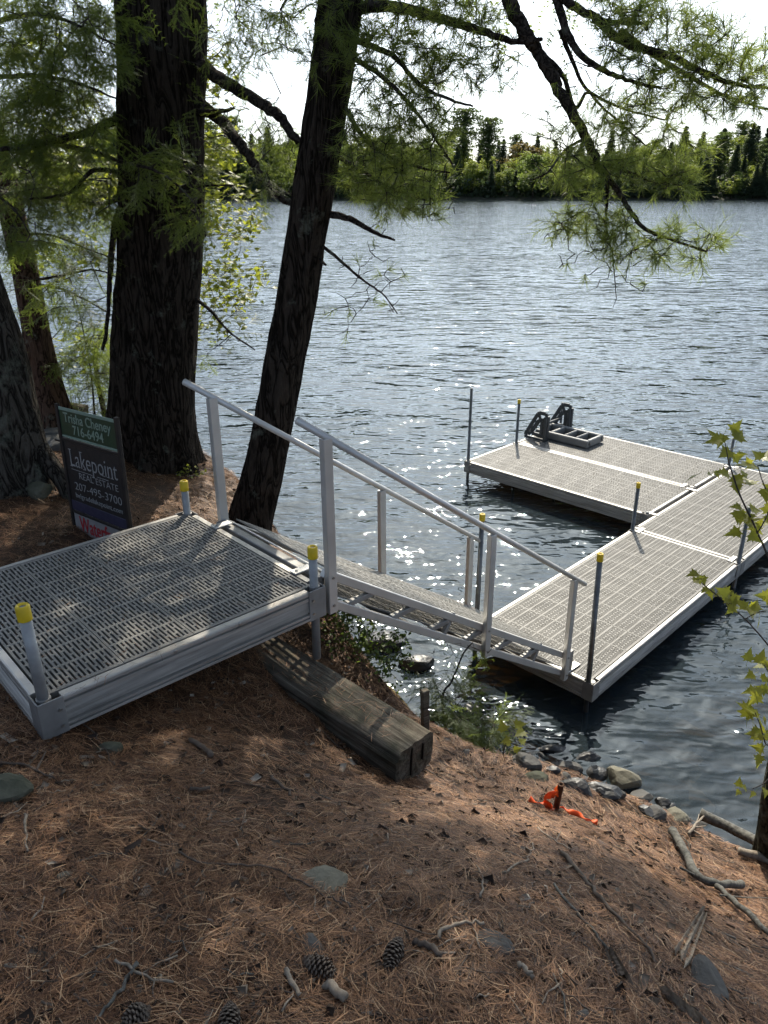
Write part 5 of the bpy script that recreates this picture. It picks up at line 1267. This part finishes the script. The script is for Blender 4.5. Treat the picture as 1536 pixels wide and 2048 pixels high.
# maple sapling at the right edge
M_BARKM = bark('mossy_maple_bark', (.012, .011, .008), (.05, .045, .032), (.09, .085, .055), 30, 8, .3, .012)
tb0 = spotz(1540, 1685, .72); org = np.array([tb0[0]+.03, tb0[1], gz(tb0[0]+.03, tb0[1])-.05])
mp = empty('maple_sapling', org, 0, 'maple sapling with fresh yellow-green leaves at the right edge', 'tree')
trunk('trunk', [org, spot(1548, 1600, 3.55), spot(1558, 1530, 3.5), spot(1566, 1440, 3.42), spot(1580, 1300, 3.35), spot(1600, 1150, 3.2), spot(1610, 1000, 3.05)], [.065, .055, .048, .035, .022, .015, .008], M_BARKM, mp, 30, .02, .008, .3, 3, 4)
g = np.random.default_rng(51)
STEMS = [([(1590, 1260, 3.3), (1545, 1135, 3.2), (1515, 1065, 3.15), (1478, 985, 3.1), (1458, 925, 3.1), (1450, 885, 3.1)], .006), ([(1575, 1340, 3.35), (1536, 1290, 3.3), (1490, 1238, 3.25), (1440, 1196, 3.2), (1402, 1165, 3.2), (1388, 1155, 3.2)], .004),
         ([(1600, 1120, 3.2), (1560, 1030, 3.1), (1530, 975, 3.1), (1515, 930, 3.1)], .004), ([(1556, 1440, 3.4), (1535, 1490, 3.3), (1520, 1450, 3.3), (1510, 1425, 3.3)], .004), ([(1550, 1520, 3.45), (1535, 1560, 3.4), (1505, 1578, 3.4)], .003),
         ([(1560, 1400, 3.4), (1545, 1360, 3.3), (1528, 1330, 3.3)], .003), ([(1490, 1238, 3.25), (1515, 1225, 3.2), (1532, 1222, 3.2)], .0025), ([(1515, 1065, 3.15), (1530, 1040, 3.1), (1540, 1010, 3.1)], .003)]
for pts, r0 in STEMS: limb([spot(*p) for p in pts], r0, .0018, mp, org, 'stem', M_TWIG, 7)
clusters = [(1450, 884, 5, .085), (1462, 912, 2, .06), (1520, 925, 5, .10), (1478, 958, 4, .085), (1436, 945, 2, .06), (1505, 965, 3, .08), (1534, 990, 3, .09), (1482, 1022, 3, .08), (1530, 1030, 4, .085), (1500, 1050, 3, .085), (1392, 1160, 4, .065), (1456, 1192, 4, .085),
    (1470, 1215, 2, .06), (1500, 1222, 4, .085), (1532, 1212, 3, .08), (1525, 1328, 3, .085), (1534, 1388, 3, .08), (1515, 1432, 5, .10), (1524, 1474, 4, .085), (1531, 1500, 3, .07), (1500, 1578, 3, .055), (1532, 1345, 2, .07), (1412, 1178, 1, .05), (1440, 1185, 2, .05)]
nl_ = 0
for (px, py, n, s) in clusters:
    for k in range(n+2):
        c = spot(px+g.normal()*14, py+g.normal()*9, 3.2+g.normal()*.05+(.15 if py > 1300 else 0)); a = g.random()*6.283
        o = obj('leaf', LM[nl_ % 6], None, mp, tuple(c-org), (Matrix.Rotation(.55+g.normal()*.4, 3, 'X') @ Matrix.Rotation(g.normal()*.45, 3, 'Y') @ Matrix.Rotation(a, 3, 'Z')).to_euler()); k_ = s*g.uniform(.6, 1.0); o.scale = (k_, k_, k_); nl_ += 1
# young maple behind the trunks, leaves lit through
g = np.random.default_rng(52)
def leaf_cloud(targets, g, size, mat, nper=3):
    nl2 = Needles(); Tm = np.array([[LV_[i] for i in f] for f in LF_]); n = len(targets)*nper
    C_ = np.repeat(targets, nper, 0)+g.normal(size=(n, 3))*size*.9; s = size*g.uniform(.55, 1.1, n)
    a = g.uniform(0, 6.283, n); X_ = np.stack([np.cos(a), np.sin(a), g.normal(size=n)*.35], -1); X_ = unit(X_); N_ = unit(np.stack([g.normal(size=n)*.5, g.normal(size=n)*.5-.3, np.ones(n)], -1)); Y_ = unit(np.cross(N_, X_)); N_ = np.cross(X_, Y_)
    T = Tm.reshape(-1, 3)[None]*s[:, None, None]
    nl2.add((C_[:, None]+T[..., :1]*X_[:, None]+T[..., 1:2]*Y_[:, None]+T[..., 2:3]*N_[:, None]).reshape(-1, 3, 3)); return nl2
def back_maple(base, pts, blobs, label, size=.075, rad=.03):
    org = np.array(base); root = empty('maple_tree', org, 0, label, 'tree'); q = limb(pts, rad, .008, root, org, 'trunk', M_LIMB, 9)
    T = np.concatenate(blobs); tw = grow(q, T, g, -.03, 3.0); twig_mesh(tw, 'twigs', root, org, .003, .0015)
    leaf_cloud(np.array([p[-1] for p in tw]+[p[len(p)//2] for p in tw]), g, size, M_MAPLE, 5).build('foliage', M_MAPLE, root, org)
bx = spotY(350, 880, 7.0); bx[2] = gz(bx[0], bx[1])-.05
back_maple(bx, [bx, spotY(345, 700, 7.1), spotY(350, 500, 7.3), spotY(380, 330, 7.5), spotY(400, 150, 7.6)],
    [blob(430, 300, 45, 70, 7.2, 8.2, 60, g), blob(450, 430, 70, 60, 7.0, 8.2, 56, g), blob(450, 560, 80, 45, 7.0, 8.0, 46, g), blob(430, 650, 55, 35, 7.0, 7.8, 14, g), blob(420, 120, 50, 80, 7.2, 8.2, 24, g)], 'bright yellow-green maple glowing between the two dark trunks')
bx = spotY(215, 850, 7.4); bx[2] = gz(bx[0], bx[1])-.05
back_maple(bx, [bx, spotY(190, 720, 7.4), spotY(215, 640, 7.5), spotY(225, 520, 7.6), spotY(240, 410, 7.7)],
    [blob(180, 380, 90, 60, 7.4, 8.6, 60, g), blob(120, 240, 90, 60, 7.6, 8.8, 44, g), blob(170, 700, 80, 50, 7.3, 8.2, 22, g), blob(90, 100, 80, 70, 7.6, 8.8, 18, g), blob(120, 520, 90, 50, 7.4, 8.4, 22, g)], 'thin crooked maple stem with pale leaves left of the thickest trunk', .07, .028)
# small hemlock by the sign
g = np.random.default_rng(53)
def hemlock_bush(base, ht, label, blobs, scale=.55, name='hemlock_sapling', per=2, rad=.012):
    org = np.array(base); root = empty(name, org, 0, label, 'sapling'); q = limb([org, org+np.array([.03, .02, ht*.5]), org+np.array([-.02, .05, ht])], rad, .003, root, org, 'stem', M_LIMB, 7)
    T = np.concatenate(blobs); tw = grow(q, T, g, .03, 1.6); twig_mesh(tw, 'twigs', root, org, .002, .001); fo = Needles()
    for p in tw:
        d0 = unit((p[-1]-p[0])*np.array([1, 1, .5])); ix = np.minimum(len(p)-1, (len(p)*g.uniform(.3, 1, per)).astype(int)); place_sprays(fo, p[ix], np.tile(d0, (per, 1))+g.normal(size=(per, 3))*.3, g, scale, SPRAYS, .15, .3)
    fo.build('foliage', M_HEM, root, org)
bx = spotY(190, 850, 7.0); bx[2] = gz(bx[0], bx[1])-.03
hemlock_bush(bx, 1.3, 'feathery hemlock sapling behind the sign, left of the thickest trunk', [blob(185, 780, 70, 55, 6.7, 7.3, 44, g), blob(190, 690, 60, 50, 6.7, 7.3, 22, g)])
bx = np.array([.62, 3.55, 0]); bx[2] = gz(bx[0], bx[1])-.02
def bank_blob(px, py, rx, ry, Y0, Y1, n): return blob(px, py, rx, ry, Y0, Y1, n, g)
hemlock_bush(bx, .35, 'low feathery evergreen seedlings on the bank beside the timber end', [bank_blob(945, 1455, 60, 32, 3.35, 3.8, 44), bank_blob(890, 1395, 40, 35, 3.5, 3.9, 14)], .45, per=3)
# leafy shrub under the gangway
M_SHRUB = leaf_mat('shrub_leaves', (.06, .11, .025), (.12, .19, .045), .45, 8.0, .5, (.30, .42, .07))
def small_leaf_shrub(base, label, targets, size, nper, mat, name='bank_shrub'):
    org = np.array(base); root = empty(name, org, 0, label, 'shrub'); nodes = np.array([org+np.array([.03*i*(-1)**i, .02*i, .06*i]) for i in range(5)])
    tw = grow(nodes, targets, g, -.03, 1.5, .06); twig_mesh(tw, 'stems', root, org, .002, .001)
    P_ = np.concatenate([p[1:] for p in tw]); n = len(P_)*nper; C_ = np.repeat(P_, nper, 0)+g.normal(size=(n, 3))*.02
    u = unit(g.normal(size=(n, 3))*np.array([1, 1, .5])); v_ = unit(np.cross(u, g.normal(size=(n, 3))*.5+np.array([0, 0, 1]))); s = size*g.uniform(.6, 1.2, (n, 1))
    nl2 = Needles(); a, b_, c_, d_ = C_, C_+u*s*.5+v_*s*.28, C_+u*s, C_+u*s*.5-v_*s*.28; nl2.add(np.stack([a, b_, c_], 1)); nl2.add(np.stack([a, c_, d_], 1)); nl2.build('foliage', mat, root, org)
bx = np.array([-.02, 3.7, 0]); bx[2] = gz(bx[0], bx[1])-.03
small_leaf_shrub(bx, 'small-leaved green shrub on the bank under the gangway', np.concatenate([bank_blob(690, 1265, 60, 45, 3.5, 4.0, 80), bank_blob(745, 1310, 80, 55, 3.5, 4.0, 90), bank_blob(720, 1370, 80, 40, 3.4, 3.75, 50)]), .030, 5, M_SHRUB)
bx = np.array([-1.55, 5.35, 0]); bx[2] = gz(bx[0], bx[1])-.02
small_leaf_shrub(bx, 'tuft of pale grass and leaves at the foot of the thickest trunk', blob(378, 945, 26, 20, 5.6, 6.0, 14, g), .035, 4, M_MAPLE, 'bank_tuft')
# bare sapling and maple sprout at the shore
bx = np.array([.40, 3.62, 0]); bx[2] = gz(bx[0], bx[1])-.03; org = bx
bs = empty('bare_sapling', org, 0, 'dark bare branching sapling between the timber end and the gangway', 'sapling')
q1 = limb([org, spotY(885, 1400, 3.8), spotY(905, 1360, 3.85), spotY(925, 1310, 3.9), spotY(945, 1285, 3.9)], .009, .003, bs, org, 'stem', M_LIMB, 7)
tw = grow(q1, np.concatenate([bank_blob(900, 1310, 60, 40, 3.7, 4.0, 20), bank_blob(960, 1300, 40, 30, 3.8, 4.0, 10)]), g, -.02, .8, .05); twig_mesh(tw, 'twigs', bs, org, .0018, .0009)
fo = Needles(); place_sprays(fo, np.array([p[-1] for p in tw[:14]]), np.array([p[-1]-p[0] for p in tw[:14]]), g, .35, SPRAYS_C, .3); fo.build('foliage', M_HEM, bs, org)
bx = spotz(1005, 1525, .62); org = np.array([bx[0], bx[1], gz(bx[0], bx[1])-.02])
ms_ = empty('maple_sprout', org, 0, 'little maple sprout with yellowish leaves at the left end of the shore rocks', 'sapling')
limb([org, spot(1008, 1500, 3.9), spot(1022, 1465, 3.88)], .004, .002, ms_, org, 'stem', M_TWIG, 6)
for px, py, s in ((1008, 1462, .075), (1030, 1450, .07), (1048, 1462, .075), (1020, 1480, .06), (1040, 1485, .06), (1012, 1490, .05), (1028, 1500, .055)):
    o = obj('leaf', LM[int(px) % 6], None, ms_, tuple(spot(px, py, 3.88+g.normal()*.03)-org), (Matrix.Rotation(.6+g.normal()*.3, 3, 'X') @ Matrix.Rotation(g.normal()*.4, 3, 'Y') @ Matrix.Rotation(g.random()*6.28, 3, 'Z')).to_euler()); o.scale = (s, s, s)
# old mossy timber and stones far left by the water
tr2, tl2 = timber('mossy_timber', tuple(spotY(95, 812, 7.2)), tuple(spotY(172, 824, 7.2)), .13, .13, 'short mossy timber lying beyond the sign', 'timber', 9, 20, False)
for k, (px, py, s) in enumerate(((112, 852, (.16, .12, .05)), (105, 876, (.13, .10, .045)), (125, 905, (.12, .1, .05)))):
    q = spotY(px, py, 6.3-.25*k); rock('wall_stone', (q[0], q[1], gz(q[0], q[1])+.05), s, M_ROCK, ('flat grey stone behind the sign, uppermost of three', 'flat grey stone behind the sign, middle of three', 'flat grey stone behind the sign, lowest of three')[k], 170+k)
